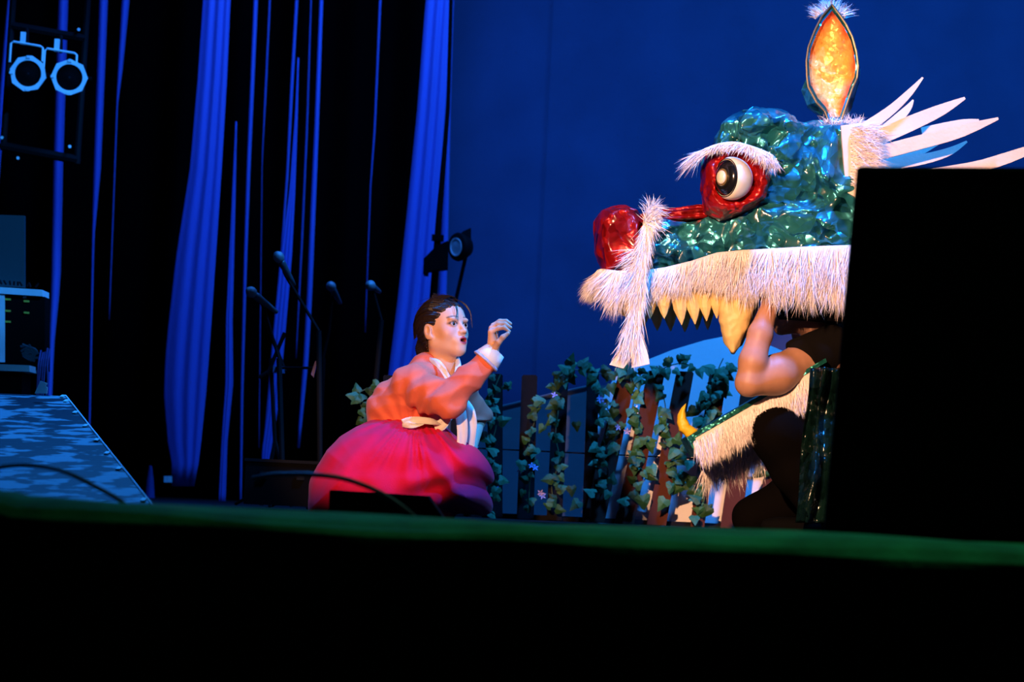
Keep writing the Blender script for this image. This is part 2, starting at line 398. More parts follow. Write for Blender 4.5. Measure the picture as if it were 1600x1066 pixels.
# blue backdrop cloth
def sheet(name, f, nu, nv, m, thick=0.0, parent=None, smooth=True):
    V = [f(i/(nu-1), j/(nv-1)) for j in range(nv) for i in range(nu)]; F = [(j*nu+i, j*nu+i+1, (j+1)*nu+i+1, (j+1)*nu+i) for j in range(nv-1) for i in range(nu-1)]
    if thick:
        n = len(V); V2 = [Vector(v)+Vector((0, thick, 0)) for v in V]; V = [Vector(v) for v in V]+V2
        F += [tuple(n+k for k in reversed(q)) for q in F[:]]
        edge = [j*nu for j in range(nv)][::-1]+[i for i in range(nu)][1:]+[j*nu+nu-1 for j in range(nv)][1:]+[(nv-1)*nu+i for i in range(nu)][::-1][1:-1]
        for a, b in zip(edge, edge[1:]+edge[:1]): F.append((b, a, a+n, b+n))
    return mesh(name, V, F, m, parent, smooth)
bd = sheet('backdrop', lambda u, v: Vector((-0.50+5.9*u, 14.0+0.012*math.sin(u*9)+0.01*math.sin(u*37+2), 0.005+5.2*v)), 90, 6, M_cyc, 0.006)
tag(bd, 'wide plain blue backdrop cloth hanging behind the fence and the dragon head', 'backdrop')
for px in (858,):
    p0 = at(858, 120, 13.985); p1 = at(845, 640, 13.985)
    tag(B().tube([(p0.x, 13.99, 5.2), (p0.x, 13.99, 0.02)], 0.002, 5).o('backdrop_seam', M_cyc, bd))
bk = sheet('masking_curtain', lambda u, v: Vector((-5.5+5.0*u, 13.75+0.05*math.sin(u*95)+0.03*math.sin(u*41), 0.005+5.4*v)), 400, 4, M_velvet, 0.01)
tag(bk, 'black velvet masking curtain hanging behind the blue drapes', 'curtain')
bk2 = sheet('masking_curtain', lambda u, v: Vector((2.2+3.5*u, 12.6+0.05*math.sin(u*60), 0.005+0.0*v)), 2, 2, M_velvet) if False else None

# blue drapes, gathered satin; the thin strips put lit fold crests into the shape
def drape(name, rows, Y, folds, label, group=None, depth=0.5, m=M_drape, seed=0, top=True):
    """rows: (y, xl, xr) pixel outline read at distance Y"""
    r = np.random.default_rng(seed+3); ph = r.random(4)*6
    if rows[0][0] == T:
        a_, b_ = rows[0], rows[1]; k_ = (-480-a_[0])/(b_[0]-a_[0]); rows = [(-480, a_[1]+(b_[1]-a_[1])*k_, a_[2]+(b_[2]-a_[2])*k_)]+rows
    ys = [q[0] for q in rows]; nv = 36; nu = 10*folds+7
    y0 = ys[0]; y1 = ys[-1]
    def edge(y):
        for a, b in zip(rows, rows[1:]):
            if y <= b[0] or b is rows[-1]:
                t = (y-a[0])/(b[0]-a[0]); return a[1]+(b[1]-a[1])*t, a[2]+(b[2]-a[2])*t
    Vf = []; Vb = []
    for j in range(nv):
        y = y0+(y1-y0)*j/(nv-1); xl, xr = edge(y); A = at(xl, y, Y); C = at(xr, y, Y); wd_ = (C-A).length
        for i in range(nu):
            u = i/(nu-1); p = A.lerp(C, u)
            env = math.sqrt(max(0, 1-(2*u-1)**2))
            prof = env*(0.7+0.2*math.cos(2*math.pi*folds*(u**1.3)+ph[0]+0.6*math.sin(j*0.09+ph[1]))+0.1*math.cos(17*u+ph[2]+j*0.05)) if folds > 1 else env
            Vf.append(p+Vector((0, -depth*wd_*prof*(0.5 if folds > 1 else 1), 0))); Vb.append(p+Vector((0, 0.01+0.06*wd_*env, 0)))
    V = Vf+Vb; n = nu*nv; F = []
    for j in range(nv-1):
        for i in range(nu-1):
            a = j*nu+i; F.append((a+nu, a+nu+1, a+1, a)); F.append((n+a, n+a+1, n+a+nu+1, n+a+nu))
        a = j*nu; F.append((a, n+a, n+a+nu, a+nu)); a = j*nu+nu-1; F.append((a+nu, n+a+nu, n+a, a))
    for i in range(nu-1): F.append((i+1, n+i+1, n+i, i)); a = (nv-1)*nu+i; F.append((a, n+a, n+a+1, a+1))
    o = mesh(name, V, F, m, None, True); tag(o, label, 'curtain', group); return o
GD = 'blue satin drapes on the left'
T = -90
drape('stage_drape', [(T,25,33),(0,11,19),(180,-4,6),(420,-22,-12),(800,-40,-34)], 13.0, 1, 'lit blue satin fold shaped as a narrow strip at the far left, cut by the frame edge above the lamps', GD, 0.8, seed=1)
drape('stage_drape', [(T,95,109),(0,91,106),(260,83,98),(440,80,94),(540,77,84),(740,70,76)], 13.1, 1, 'lit blue fold shaped as a narrow strip directly behind the pair of round lamps', GD, 0.7, seed=2)
drape('stage_drape', [(T,160,172),(0,155,168),(266,146,157),(370,144,147),(700,138,140)], 13.1, 1, 'lit blue fold shaped as a slim strip just right of the lamp truss, tapering as its light fades', GD, 0.7, seed=3)
drape('stage_drape', [(T,196,208),(0,190,202),(110,184,191),(160,182,184),(500,170,171)], 13.2, 1, 'lit blue fold shaped as a short tapering strip, second right of the lamp truss', GD, 0.7, seed=4)
wide = drape('stage_drape', [(T,322,364),(0,317,360),(130,308,354),(266,296,346),(400,275,337),(532,260,328),(610,255,322),(700,262,313),(740,272,308),(760,268,303)], 12.6, 3, 'widest blue drape, bellying out and gathered at its foot beside the ramp', GD, 0.28, seed=5)
drape('stage_drape', [(T,396,404),(0,396,403),(266,385,391),(400,381,386),(610,376,380),(800,374,377)], 13.0, 1, 'lit blue fold shaped as a slim straight strip left of the upper microphone', GD, 0.8, seed=6)
drape('stage_drape', [(T,424,426),(0,420,423),(150,413,416),(250,409,410),(700,404,405)], 13.2, 1, 'lit blue fold shaped as a thread-thin strip above the upper microphone', GD, 0.8, seed=7)
drape('stage_drape', [(190,368,370),(340,361,367),(500,353,363),(600,352,364),(690,346,355),(790,341,352)], 12.9, 2, 'lit blue fold shaped as a slim strip twisting lower down, just right of the widest drape', GD, 0.6, seed=8)
drape('stage_drape', [(T,466,470),(0,461,466),(120,454,459),(270,447,451),(400,438,441),(620,418,420),(720,409,411)], 13.1, 1, 'lit blue fold shaped as a thin strip running down behind the upper microphone', GD, 0.8, seed=9)
drape('stage_drape', [(90,465,467),(180,461,465),(300,452,461),(400,438,456),(540,425,444),(640,418,434),(700,410,424),(800,404,412)], 12.8, 3, 'broad pale blue drape behind the microphone stands', GD, 0.35, seed=10)
drape('stage_drape', [(T,487,489),(0,485,487),(200,478,481),(380,470,473),(560,462,463)], 13.2, 1, 'lit blue fold shaped as a hair-thin strip right of the upper microphone', GD, 0.8, seed=11)
drape('stage_drape', [(T,503,509),(0,499,505),(200,491,498),(350,484,492),(450,480,488),(560,474,482),(700,464,468)], 12.9, 1, 'lit blue fold shaped as a bright slim strip crossed by the microphone boom', GD, 0.7, seed=12)
drape('stage_drape', [(T,598,602),(0,592,596),(200,584,587),(290,578,580),(520,570,571)], 13.1, 1, 'lit blue fold shaped as a thin strip alone in the wide black gap', GD, 0.8, seed=13)
drape('stage_drape', [(T,676,716),(0,665,707),(170,652,696),(340,635,683),(480,620,672),(600,605,650),(790,585,640)], 12.9, 3, 'wide pleated blue drape behind the kneeling woman', GD, 0.30, seed=14)
drape('stage_drape', [(T,710,718),(0,707,709),(170,699,704),(340,690,701),(480,684,697),(600,678,694),(790,668,688)], 13.3, 1, 'narrow blue drape along the left edge of the backdrop', GD, 0.4, seed=15)
drape('stage_drape', [(728,233,237),(752,229,240),(790,226,242)], 12.8, 1, 'short violet-blue drape end just visible low between ramp and widest drape', GD, 0.5, seed=20)
B().prism([at(256,744,12.45), at(264,744,12.45), at(264,754,12.45), at(256,754,12.45)], (0,0.12,0)).o('fabric_tag', M_tape, wide)
# green felt cloth over the stage edge
def clothf(u, v):
    X = -3.2+6.6*u
    prof = [(5.42,0.004),(5.36,0.018),(5.26,0.044),(5.14,0.049),(5.04,0.040),(5.0,0.022),(4.985,0.006),(4.985,-0.012),(5.0,-0.04),(5.01,-0.5),(5.0,-1.5)]
    t = v*(len(prof)-1); i = min(int(t), len(prof)-2); f = t-i; Y = prof[i][0]*(1-f)+prof[i+1][0]*f; Z = prof[i][1]*(1-f)+prof[i+1][1]*f
    k = min(1, max(0, (v-0.35)/0.4))
    Y += k*0.022*math.sin(X*9+1.5*math.sin(X*2.1)+v*2)
    Z += (0.004*math.sin(X*7+Y*19)+0.004*math.sin(X*3.1-1))*(1 if v < 0.5 else 0.3)
    if X < -1.02 and 0.2 < v < 0.7: Z += 0.006
    return Vector((X, Y, Z+ (0.0 if v else 0)))
gc = sheet('stage_edge_cloth', clothf, 260, 46, M_green, 0.0)
tag(gc, 'long dark green felt cloth draped over the front edge of the stage', 'cloth')

# ramp, lower left
Y0r, Y1r = 7.0, 9.2
q = [at(-170, 780, Y0r), at(236, 790, Y0r), at(101, 619, Y1r), at(-200, 607, Y1r)]
ramp = thing('stage_ramp', (q[1].x, Y0r, 0), 'sloping stage ramp of worn blue-lit plywood at the lower left', 'ramp')
dz = Vector((0,0,-0.03))
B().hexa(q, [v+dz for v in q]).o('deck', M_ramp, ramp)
e0, e1 = q[1], q[2]
B().tube([e0+Vector((0.004,0,0.002)), e1+Vector((0.004,0,0.002))], 0.003, 6).o('edge_strip', M_ring, ramp)
for t in (0.03, 0.27, 0.40, 0.52, 0.66, 0.80, 0.93, 0.985):
    c = e0.lerp(e1, t)+Vector((-0.012,0,0.004))
    B().box(c, (0.014, 0.05, 0.004), Matrix.Rotation(math.atan2(q[2].z-q[1].z, Y1r-Y0r), 3, 'X')).o('staple', M_tape, ramp)
for a, b in ((95,783),(150,785),(55,757),(130,776)):
    c = at(a, b, Y0r+0.05 if b > 770 else Y0r+0.35); 
for (i, j) in ((1,0.06),(1,0.94)):
    c = q[1].lerp(q[2], j); 
    if c.z > 0.06: B().box((c.x-0.05, c.y, c.z/2-0.02), (0.05,0.05,c.z-0.05)).o('leg', M_black, ramp)
c = q[0].lerp(q[3], 0.94); B().box((c.x+0.05, c.y, c.z/2-0.02), (0.05,0.05,c.z-0.05)).o('leg', M_black, ramp)
# white paper scrap on the ramp head
pp = [at(54,615,9.0), at(73,615,9.0), at(74,606,9.0), at(71,603,9.0), at(74,599,9.0), at(63,595,9.0)]
tag(B().prism(pp, (0,0.012,0)).o('folded_paper', M_white), 'small folded white paper standing at the top of the ramp', 'paper')

# hanging truss with two lamps
YT = 11.6
tr = thing('lamp_truss', at(70, 240, YT), 'black ladder truss carrying the two round lamps at the top left', 'truss')
def seg(name, a, b, r, m=M_blackmetal, par=tr, Y=YT, n=8): return B().tube([at(*a, Y), at(*b, Y)], r, n).o(name, m, par)
seg('upright', (165,-420), (120,256), 0.016); seg('upright', (48,-420), (5,232), 0.016)
seg('upright', (165,-420), (120,256), 0.016, Y=YT+0.4); seg('upright', (48,-420), (5,232), 0.016, Y=YT+0.4)
for a, b in (((20,41),(134,61)), ((2,228),(122,250)), ((24,-40),(138,-22))):
    seg('rung', a, b, 0.022)
    seg('rung', a, b, 0.016, Y=YT+0.4)
for a in ((20,41),(134,61),(2,228),(122,250)): B().tube([at(*a, YT), at(*a, YT+0.4)], 0.014, 8).o('spacer', M_blackmetal, tr)
for a in ((123,46),(109,229),(28,247),(3,215)): B().tube([at(*a, YT-0.05), at(*a, YT-0.01)], 0.008, 8).o('bolt', M_ring, tr)
def par_lamp(cx, cy, ang, hx, hy, label, group):
    t = thing('par_lamp', at(cx, cy, YT-0.2), label, 'stage lamp', group)
    c = at(cx, cy, YT-0.2); ax = Vector((0.12, -1, -0.12)).normalized(); a = Vector((1,0,0.0)); a = (a-ax*a.dot(ax)).normalized(); b = ax.cross(a)
    R = 0.084; V = []; F = []; n = 8
    for rr, h in ((R, 0), (R*0.74, 0), (R*0.74, 0.012), (R, 0.012)):
        for j in range(n*4):
            th = 2*math.pi*j/(n*4); k = 1
            if rr == R: # octagon outline
                s_ = (th+ang) % (2*math.pi/n)-math.pi/n; k = math.cos(math.pi/n)/math.cos(s_)*1.04
            V.append(c+ax*h+(a*math.cos(th)+b*math.sin(th))*rr*k)
    N = n*4
    for i in range(4):
        for j in range(N): F.append((i*N+j, i*N+(j+1)%N, ((i+1)%4)*N+(j+1)%N, ((i+1)%4)*N+j))
    mesh('gel_frame', V, F, M_ring, t)
    B().lathe(c, -ax, [(R*0.9,0.001),(R*0.86,0.08),(R*0.72,0.14),(R*0.6,0.18),(R*0.3,0.2),(0,0.2)], 28).o('can', M_black, t, True)
    B().lathe(c, ax, [(R*0.74,-0.02),(R*0.5,-0.008),(0,0.0)], 28).o('lens', M_lens, t, True)
    yk = [at(hx-24, hy+31, YT-0.18), at(hx-22, hy+2, YT-0.18), at(hx-18, hy-1, YT-0.18), at(hx+24, hy+6, YT-0.18), at(hx+28, hy+9, YT-0.18), at(hx+27, hy+30, YT-0.18)]
    B().tube(yk, 0.0055, 6).o('yoke', M_ring, t)
    B().box(at(hx-3, hy-6, YT-0.17), (0.022, 0.02, 0.06)).o('clamp', M_ring, t)
    B().tube([at(hx+3, hy+4, YT-0.15), at(hx+3, hy-20, YT-0.04)], 0.01, 8).o('hook', M_blackmetal, t)
    for s_ in (-1, 1): B().tube([c+a*s_*R*0.9-ax*0.03, c+a*s_*(R+0.02)-ax*0.03], 0.01, 8).o('knob', M_black, t)
    for th in (math.pi/2, -math.pi/2, math.pi): B().box(c+ax*0.014+(a*math.cos(th)+b*math.sin(th))*R*0.93, (0.018,0.008,0.012)).o('clip', M_ring, t)
par_lamp(44, 115, 0.2, 39, 66, 'left one of the two round lamps with octagonal blue-lit frame', 'octagonal stage lamps on the truss')
par_lamp(108.5, 121, 0.0, 92, 77, 'right one of the two round lamps, with a tab under its frame', 'octagonal stage lamps on the truss')

# equipment rack at far left
YR = 10.6
rk = thing('equipment_rack', at(20, 700, YR), 'black equipment rack with yellow labels and a pale top at the left edge', 'rack')
rk.location.z = 0
def slab(px0, py0, px1, py1, sl, Y, d):   # front face quad (pixels, sl = drop to the right)
    a = at(px0, py0, Y); b = at(px1, py0+sl, Y); c = at(px1, py1+sl, Y); e = at(px0, py1, Y)
    D = Vector((0, d, 0)); return B().hexa([a,b,c,e], [a+D,b+D,c+D,e+D])
slab(-60, 445, 66, 455, 8, YR-0.02, 0.16).o('top_board', M_ring, rk)
slab(-60, 456, 70, 571, 8, YR, 0.12).o('case', M_black, rk)
slab(-4, 458, 7, 566, 0, YR-0.012, 0.02).o('side_rail', M_ring, rk)
slab(-60, 567, 46, 577, 4, YR-0.14, 0.2).o('shelf', M_ring, rk)
slab(-60, 578, 34, 612, 4, YR-0.1, 0.2).o('base_case', M_black, rk)
for x, y in ((8,466),(37,469),(8,484),(37,487),(8,501)): slab(x, y, x+8.5, y+3, 0.5, YR-0.006, 0.008).o('label', M_tag, rk)
slab(36, 463, 41, 466, 0, YR-0.006, 0.008).o('indicator', M_tape, rk)
for i in range(9):
    x = 3+i*6.5+random.uniform(-1,1); c = at(x, 444+x*0.09, YR+0.05); B().tube([c, c+Vector((random.uniform(-.015,.015),0,0.018))], 0.005, 6).o('knob', M_blackmetal, rk)
# legs to floor
b0 = at(-50, 600, YR); b1 = at(30, 610, YR)
for X in (b0.x, b1.x): B().box((X, YR+0.1, b1.z/2), (0.04,0.04,b1.z)).o('leg', M_black, rk)
pn = slab(-60, 334, 38, 446, 3, YR+0.10, 0.03).o('smoked_screen', M_dim)
tag(pn, 'dim teal smoked panel standing on the equipment rack', 'panel')
cb = B()
for i in range(5):
    x = 60+i*3.5; cb.tube(smoothline([at(x+4, 547+random.uniform(-4,4), YR-0.5), at(x, 570, YR-0.52), at(x-1+random.uniform(-2,2), 600, YR-0.5), at(x-4, 640, YR-0.45), Vector((at(x-6,700,YR-0.45).x, YR-0.45, 0.004))], 12), 0.004, 5)
tag(cb.o('cable_bundle', mat('purple_cable', (0.15,0.12,0.4), 0.5)), 'bundle of thin purple cables dropping beside the rack', 'cables')
ct = B()
for i in range(10):
    t0 = i*0.7; ct.tube(smoothline([at(40+8*math.sin(t0+k*1.3)+k*3, 545+7*math.cos(t0*1.7+k)+k*3, YR-0.08) for k in range(5)], 12), 0.006, 5)
tag(ct.o('tangled_cloth', mat('teal_rag', (0.03,0.10,0.11), 0.8)), 'crumpled teal rag hanging off the rack shelf', 'rag')

# microphone stands
def mic(head, tail, Y, label, boom=None, base=None, extra=None):
    h = at(*head, Y); t = at(*tail, Y+0.05); T_ = thing('microphone_stand', (0,0,0), label, 'microphone', 'microphones on stands')
    d = (t-h).normalized()
    base_p = at(*base, Y+0.1); T_.location = (base_p.x, base_p.y, 0)
    ob = B().lathe(h, d, [(0,-0.024),(0.012,-0.021),(0.021,-0.010),(0.024,0.002),(0.022,0.014),(0.017,0.022),(0.014,0.024)], 16).o('grille', mat('mic_grille', (0.30,0.35,0.38), 0.5, metal=0.3, bump=0.001, bscale=300), T_, True)
    B().lathe(h+d*0.024, d, [(0.013,0),(0.017,0.012),(0.012,0.10),(0.009,0.145),(0,0.145)], 16).o('handle', mat('mic_handle', (0.10,0.13,0.15), 0.4, metal=0.3), T_, True)
    for b in (boom or []): B().tube([at(*q, Y+0.08) for q in b], 0.007, 8).o('boom', M_blackmetal, T_)
    top = at(*(boom[-1][-1] if boom else tail), Y+0.08)
    B().tube([top, Vector((T_.location.x, T_.location.y, 0.03))], 0.012, 8).o('pole', M_blackmetal, T_)
    for k in range(3):
        a = k*2.1+0.4; e = Vector((T_.location.x+0.28*math.cos(a), T_.location.y+0.28*math.sin(a), 0.008)); B().tube([Vector((T_.location.x, T_.location.y, 0.14)), e], 0.007, 6).o('leg', M_blackmetal, T_)
    B().lathe(Vector((T_.location.x, T_.location.y, 0.12)), (0,0,1), [(0.018,0),(0.022,0.02),(0.018,0.05)], 12).o('collar', M_blackmetal, T_)
mic((435,401), (446,421), 10.3, 'upper left microphone on a long thin boom slanting down to the right', [[(443,423),(447,432),(498,517)]], (505,700))
mic((392,456), (411,471), 10.4, 'lower left microphone pointing up left on a dark boom', [[(408,472),(414,487),(436,560)]], (447,700))
mic((517,447), (522,456), 11.6, 'dimly lit microphone between the drapes, third from the left', [[(520,452),(514,520),(505,560)]], (500,700))
mic((578.5,446), (583,449), 10.8, 'small round microphone head pointing at us in the dark gap', [[(582,450),(596,500)]], (574,700))
# music stand / stand hardware silhouettes
ms = thing('folded_stand', at(430, 700, 10.9), 'dark folded stand with crossed legs below the lower left microphone', 'stand'); ms.location.z = 0
for a, b in (((418,585),(445,520)), ((445,580),(415,500)), ((423,560),(430,700)), ((430,575),(405,590)), ((430,690),(408,790)), ((430,690),(456,792))): B().tube([at(*a, 10.9), at(*b, 10.9)], 0.01, 6).o('strut', M_blackmetal, ms)
B().box(at(436, 578, 10.9), (0.05,0.04,0.03)).o('clamp', mat('dull_blue_clamp', (0.12,0.14,0.3), 0.5), ms)
B().prism([at(486,585,10.4), at(492,565,10.4), at(496,562,10.4), at(490,590,10.4)], (0,0.02,0)).o('hanging_clip', mat('violet_plastic', (0.12,0.08,0.4), 0.5), ms)
B().tube([at(430,575,10.9), at(490,575,10.41)], 0.006, 6).o('strut', M_blackmetal, ms)
# black case
bc = thing('flight_case', at(440, 790, 10.0), 'low black case with a thin lit top edge left of the woman', 'case'); bc.location.z = 0
tl = at(384, 717, 9.5); trr = at(500, 720, 9.5); zt = tl.z
B().box(((tl.x+trr.x)/2, 9.72, zt/2+0.01), (trr.x-tl.x, 0.43, zt-0.02)).o('body', M_black, bc)
B().box(((tl.x+trr.x)/2, 9.72, zt-0.003), (trr.x-tl.x+0.01, 0.44, 0.012)).o('edge_trim', M_blackmetal, bc)
for s_ in (0.25, 0.75): B().box((tl.x+(trr.x-tl.x)*s_, 9.5, zt*0.7), (0.03,0.01,0.03)).o('latch', M_blackmetal, bc)

# lamp on pole and round fan lamp behind the woman
lp = thing('spotlight_stand', at(672, 700, 12.2), 'black box spotlight clamped on a pole in front of the wide blue drape', 'spotlight'); lp.location.z = 0
B().tube([at(707,-80,12.2), at(700,170,12.2), at(686,340,12.2), at(676,480,12.2), at(664,790,12.2)], [0.010,0.010,0.016,0.020,0.020], 10).o('pole', M_matte if False else M_black, lp)
bx = [(664,402),(682,384),(700,376),(699,419),(684,421),(663,424)]
B().prism([at(a, b, 12.05) for a, b in bx], (0,0.12,0)).o('housing', M_black, lp)
B().prism([at(a, b, 12.03) for a, b in ((662,404),(668,398),(668,428),(661,427))], (0,0.16,0)).o('barn_door', M_black, lp)
B().box(at(684, 372, 12.2), (0.06,0.05,0.03)).o('clamp', M_black, lp)
fl = thing('round_lamp', at(710, 700, 12.4), 'dark round lamp with a faint ring on a leaning thin pole beside the backdrop edge', 'lamp'); fl.location.z = 0
c = at(716, 386, 12.4); ax = Vector((-0.75,-0.62,-0.1)).normalized()
B().lathe(c, ax, [(0.0,-0.07),(0.05,-0.06),(0.07,-0.02),(0.075,0.0),(0.07,0.012),(0,0.008)], 28).o('head', M_blackmetal, fl, True)
B().lathe(c+ax*0.014, ax, [(0.042,0),(0.042,0.004),(0.047,0.004),(0.047,0),(0.042,0)], 32).o('ring', M_ring, fl)
B().prism([at(a, b, 12.42) for a, b in ((712,372),(724,361),(736,356),(736,380),(733,390),(720,384))], (0,0.05,0)).o('hood', M_blackmetal, fl)
B().tube([at(728,400,12.45), at(720,435,12.45), at(711,475,12.45), at(700,600,12.45), at(690,790,12.45)], 0.010, 8).o('pole', M_black, fl)
B().lathe(at(731,386,12.45), (1,0,0), [(0.02,-0.02),(0.026,0),(0.02,0.02)], 12).o('knob', M_black, fl)

# near cables arcing over the stage edge, wedge and big loudspeaker
def arc(pts, Y, r, label):
    o = B().tube(smoothline([at(a, b, Y+dy) for a, b, dy in pts], 28), r, 8).o('cable', M_cable, None, True); tag(o, label, 'cable', 'black cables looping over the stage edge')
arc([(-60,740,0),(0,730,0),(50,727,0),(100,737,0),(150,761,0),(190,784,0),(212,806,0.0)], 5.58, 0.0052, 'black cable arching across the foot of the ramp')
arc([(395,748,.3),(430,742,.2),(490,742,0),(540,749,0),(590,768,0),(628,792,0),(652,813,0.0)], 5.58, 0.0058, 'black cable arching in front of the crimson skirt')
wg = thing('floor_wedge', at(600, 800, 6.6), 'low black floor box in front of the crimson skirt', 'monitor'); wg.location.z = 0
A0 = at(515, 766, 6.6); A1 = at(668, 770, 6.6); A2 = at(694, 797, 6.6)
prof = [(A0.x, 0.0), (A0.x, A0.z), (A1.x, A0.z-0.004), (A2.x, 0.03), (A2.x, 0.0)]
B().prism([Vector((x, 6.6, z)) for x, z in prof], (0,0.25,0)).o('cabinet', M_black, wg)
B().box(((A0.x+A1.x)/2, 6.594, A0.z*0.5), ((A1.x-A0.x)*0.85, 0.012, A0.z*0.7)).o('grille', M_grille, wg)

sp = thing('loudspeaker', (0,0,0), 'large black loudspeaker cabinet standing on the stage edge at the right', 'speaker')
YS = 5.7
f = [at(1284, 862, YS), at(1339, 260, YS), at(1680, 262, YS), at(1650, 880, YS)]
sp.location = ((f[0].x+f[3].x)/2, YS, 0)
for v in (f[0], f[3]): v.z = 0.02
D = Vector((0.06, 0.42, 0))
body = B().hexa(f, [v+D for v in f]).o('cabinet', M_black, sp)
bm = body.modifiers.new('bev', 'BEVEL'); bm.width = 0.008; bm.segments = 2
g = [f[0].lerp(f[2],0.05), f[1].lerp(f[3],0.05), f[2].lerp(f[0],0.05), f[3].lerp(f[1],0.05)]
B().hexa([v+Vector((0,-0.008,0)) for v in g], [v+Vector((0,0.006,0)) for v in g]).o('grille', M_grille, sp)
for v in (f[0].lerp(f[3],0.12), f[0].lerp(f[3],0.88)):
    for yy in (0.06, 0.36): B().lathe(Vector((v.x, YS+yy, 0.0)), (0,0,1), [(0.018,0.0),(0.02,0.02)], 12).o('foot', M_cable, sp)

# ================================================================== DRAGON COSTUME HEAD
DY = 9.0
dg = thing('dragon_costume', (at(1240, 800, 9.2).x, 9.25, 0), 'large foil-covered dragon head costume with white fur, red nose and bulging eye', 'costume')
def dxz(pts, Y=9.2): return xz(pts, Y)
# teal shell
P = dxz([(1003,354),(1030,350),(1060,350),(1100,346),(1112,300),(1100,250),(1118,214),(1145,191),(1185,180),(1225,186),(1250,196),(1305,199),(1330,205),(1345,240),(1345,330),(1345,425),(1240,425),(1150,432),(1080,440),(1010,445),(998,400)])
lo = [min(p[0] for p in P)-0.05, 8.80, min(p[1] for p in P)-0.03]; hi = [max(p[0] for p in P)+0.05, 10.4, max(p[1] for p in P)+0.05]
g = Grid(lo, hi, 0.0052)
g.inflate(dxz([(1003,354),(1060,350),(1110,345),(1180,330),(1345,325),(1345,428),(1240,425),(1150,430),(1080,438),(1010,445),(998,400)]), 9.24, 0.25, 0.035, 0)
g.inflate(dxz([(1110,350),(1104,300),(1102,250),(1118,214),(1145,191),(1185,180),(1225,186),(1250,196),(1305,199),(1330,203),(1345,240),(1345,425),(1200,425),(1130,420)]), 9.24, 0.27, 0.06, 0.03)
def e(px, py, Y, rx, ry, rz, k=0.03, op='u'):
    c = at(px, py, Y); g.ell((c.x,c.y,c.z), (rx,ry,rz), k, op)
e(1232, 342, 9.00, 0.15, 0.07, 0.055); e(1150, 372, 9.01, 0.14, 0.05, 0.05); e(1290, 350, 9.0, 0.08, 0.06, 0.07)
e(1292, 250, 9.00, 0.055, 0.06, 0.10); e(1228, 235, 8.99, 0.05, 0.045, 0.05); e(1180, 200, 9.15, 0.13, 0.22, 0.055, 0.05)
e(1060, 395, 9.03, 0.10, 0.05, 0.05); e(1235, 285, 9.0, 0.06, 0.04, 0.05)
e(1262, 262, 8.955, 0.014, 0.03, 0.13, 0.02, 's'); e(1215, 318, 8.94, 0.12, 0.03, 0.012, 0.02, 's')
g.disp(crumple(0.020, 13, 1)); g.disp(crumple(0.009, 34, 2))
g.o('head_shell', M_teal, dg)
# red nose
g = Grid([at(915,330,9.2).x, 9.0, at(950,440,9.2).z], [at(1025,330,9.2).x, 9.5, at(950,300,9.2).z], 0.005)
g.inflate(dxz([(929,345),(940,327),(958,320),(978,319),(998,327),(1009,350),(1008,395),(1000,430),(944,432),(940,415),(931,392)]), 9.25, 0.16, 0.05, 0)
g.disp(crumple(0.008, 24, 5))
nose = g.o('nose', M_red, dg)
# red bridge with long creases
g = Grid([at(995,330,9.2).x, 8.98, at(1000,370,9.2).z], [at(1130,330,9.2).x, 9.5, at(1000,305,9.2).z], 0.005)
g.inflate(dxz([(998,337),(1060,328),(1125,320),(1125,350),(1060,354),(998,360)]), 9.24, 0.17, 0.03, 0)
g.disp(lambda X,Y,Z: 0.006*np.sin(Y*95+X*4)+0.004*np.sin(Z*260-X*30))
g.disp(crumple(0.003, 40, 6)); g.o('snout_bridge', M_red, dg)
# red eye socket
g = Grid([at(1085,330,9.0).x, 8.76, at(1000,355,9.0).z], [at(1215,330,9.0).x, 9.1, at(1000,215,9.0).z], 0.0042)
g.inflate(xz([(1097,258),(1108,236),(1140,226),(1180,232),(1200,246),(1204,285),(1196,312),(1160,335),(1125,345),(1102,332),(1096,295)], 8.95), 8.97, 0.13, 0.05, 0)
c = at(1152, 280, 8.84); g.ell((c.x,c.y,c.z), (0.075,0.06,0.085), 0.03, 's')
g.disp(crumple(0.007, 30, 9)); g.disp(crumple(0.004, 70, 10)); g.o('eye_socket', M_red, dg)
# eye
ec = at(1143, 279, 8.84); ax = Vector((-0.79, -0.61, -0.02)).normalized()
R_ = 0.070
pr = [(0,-0.085)]+[(R_*math.sin(a), -0.085*math.cos(a)) for a in np.linspace(0.15, 1.57, 12)]+[(R_,0.006),(R_*0.985,0.016),(R_*0.94,0.024),(R_*0.88,0.028),(0,0.028)]
def dlathe(c, ax, prof, n=40, tall=1.14):
    b = B(); b.lathe(c, ax, prof, n); a = Vector((0,0,1))
    b.V = [c+(v-c)+a*((v-c).dot(a)*(tall-1)) for v in b.V]; return b
eye = dlathe(ec, ax, pr).o('eye', M_eyew, dg, True)
dlathe(ec, ax, [(R_*0.90,0.0278),(R_*0.90,0.0305),(R_*0.86,0.0305),(R_*0.86,0.0278),(R_*0.90,0.0278)]).o('outline_ring', M_eyeb, eye)
dlathe(ec, ax, [(R_*0.83,0.027),(R_*0.83,0.031),(R_*0.64,0.040),(R_*0.38,0.047),(R_*0.36,0.044),(0,0.044)]).o('iris', M_eyeb, eye, True)
dlathe(ec, ax, [(R_*0.40,0.045),(R_*0.40,0.049),(R_*0.36,0.050),(R_*0.36,0.045),(R_*0.40,0.045)]).o('gold_ring', mat('gold_trim',(0.8,0.55,0.2),0.3,metal=0.8), eye)
dlathe(ec, ax, [(R_*0.32,0.043),(R_*0.32,0.054),(R_*0.25,0.059),(0,0.061)]).o('pupil', M_eyew, eye, True)

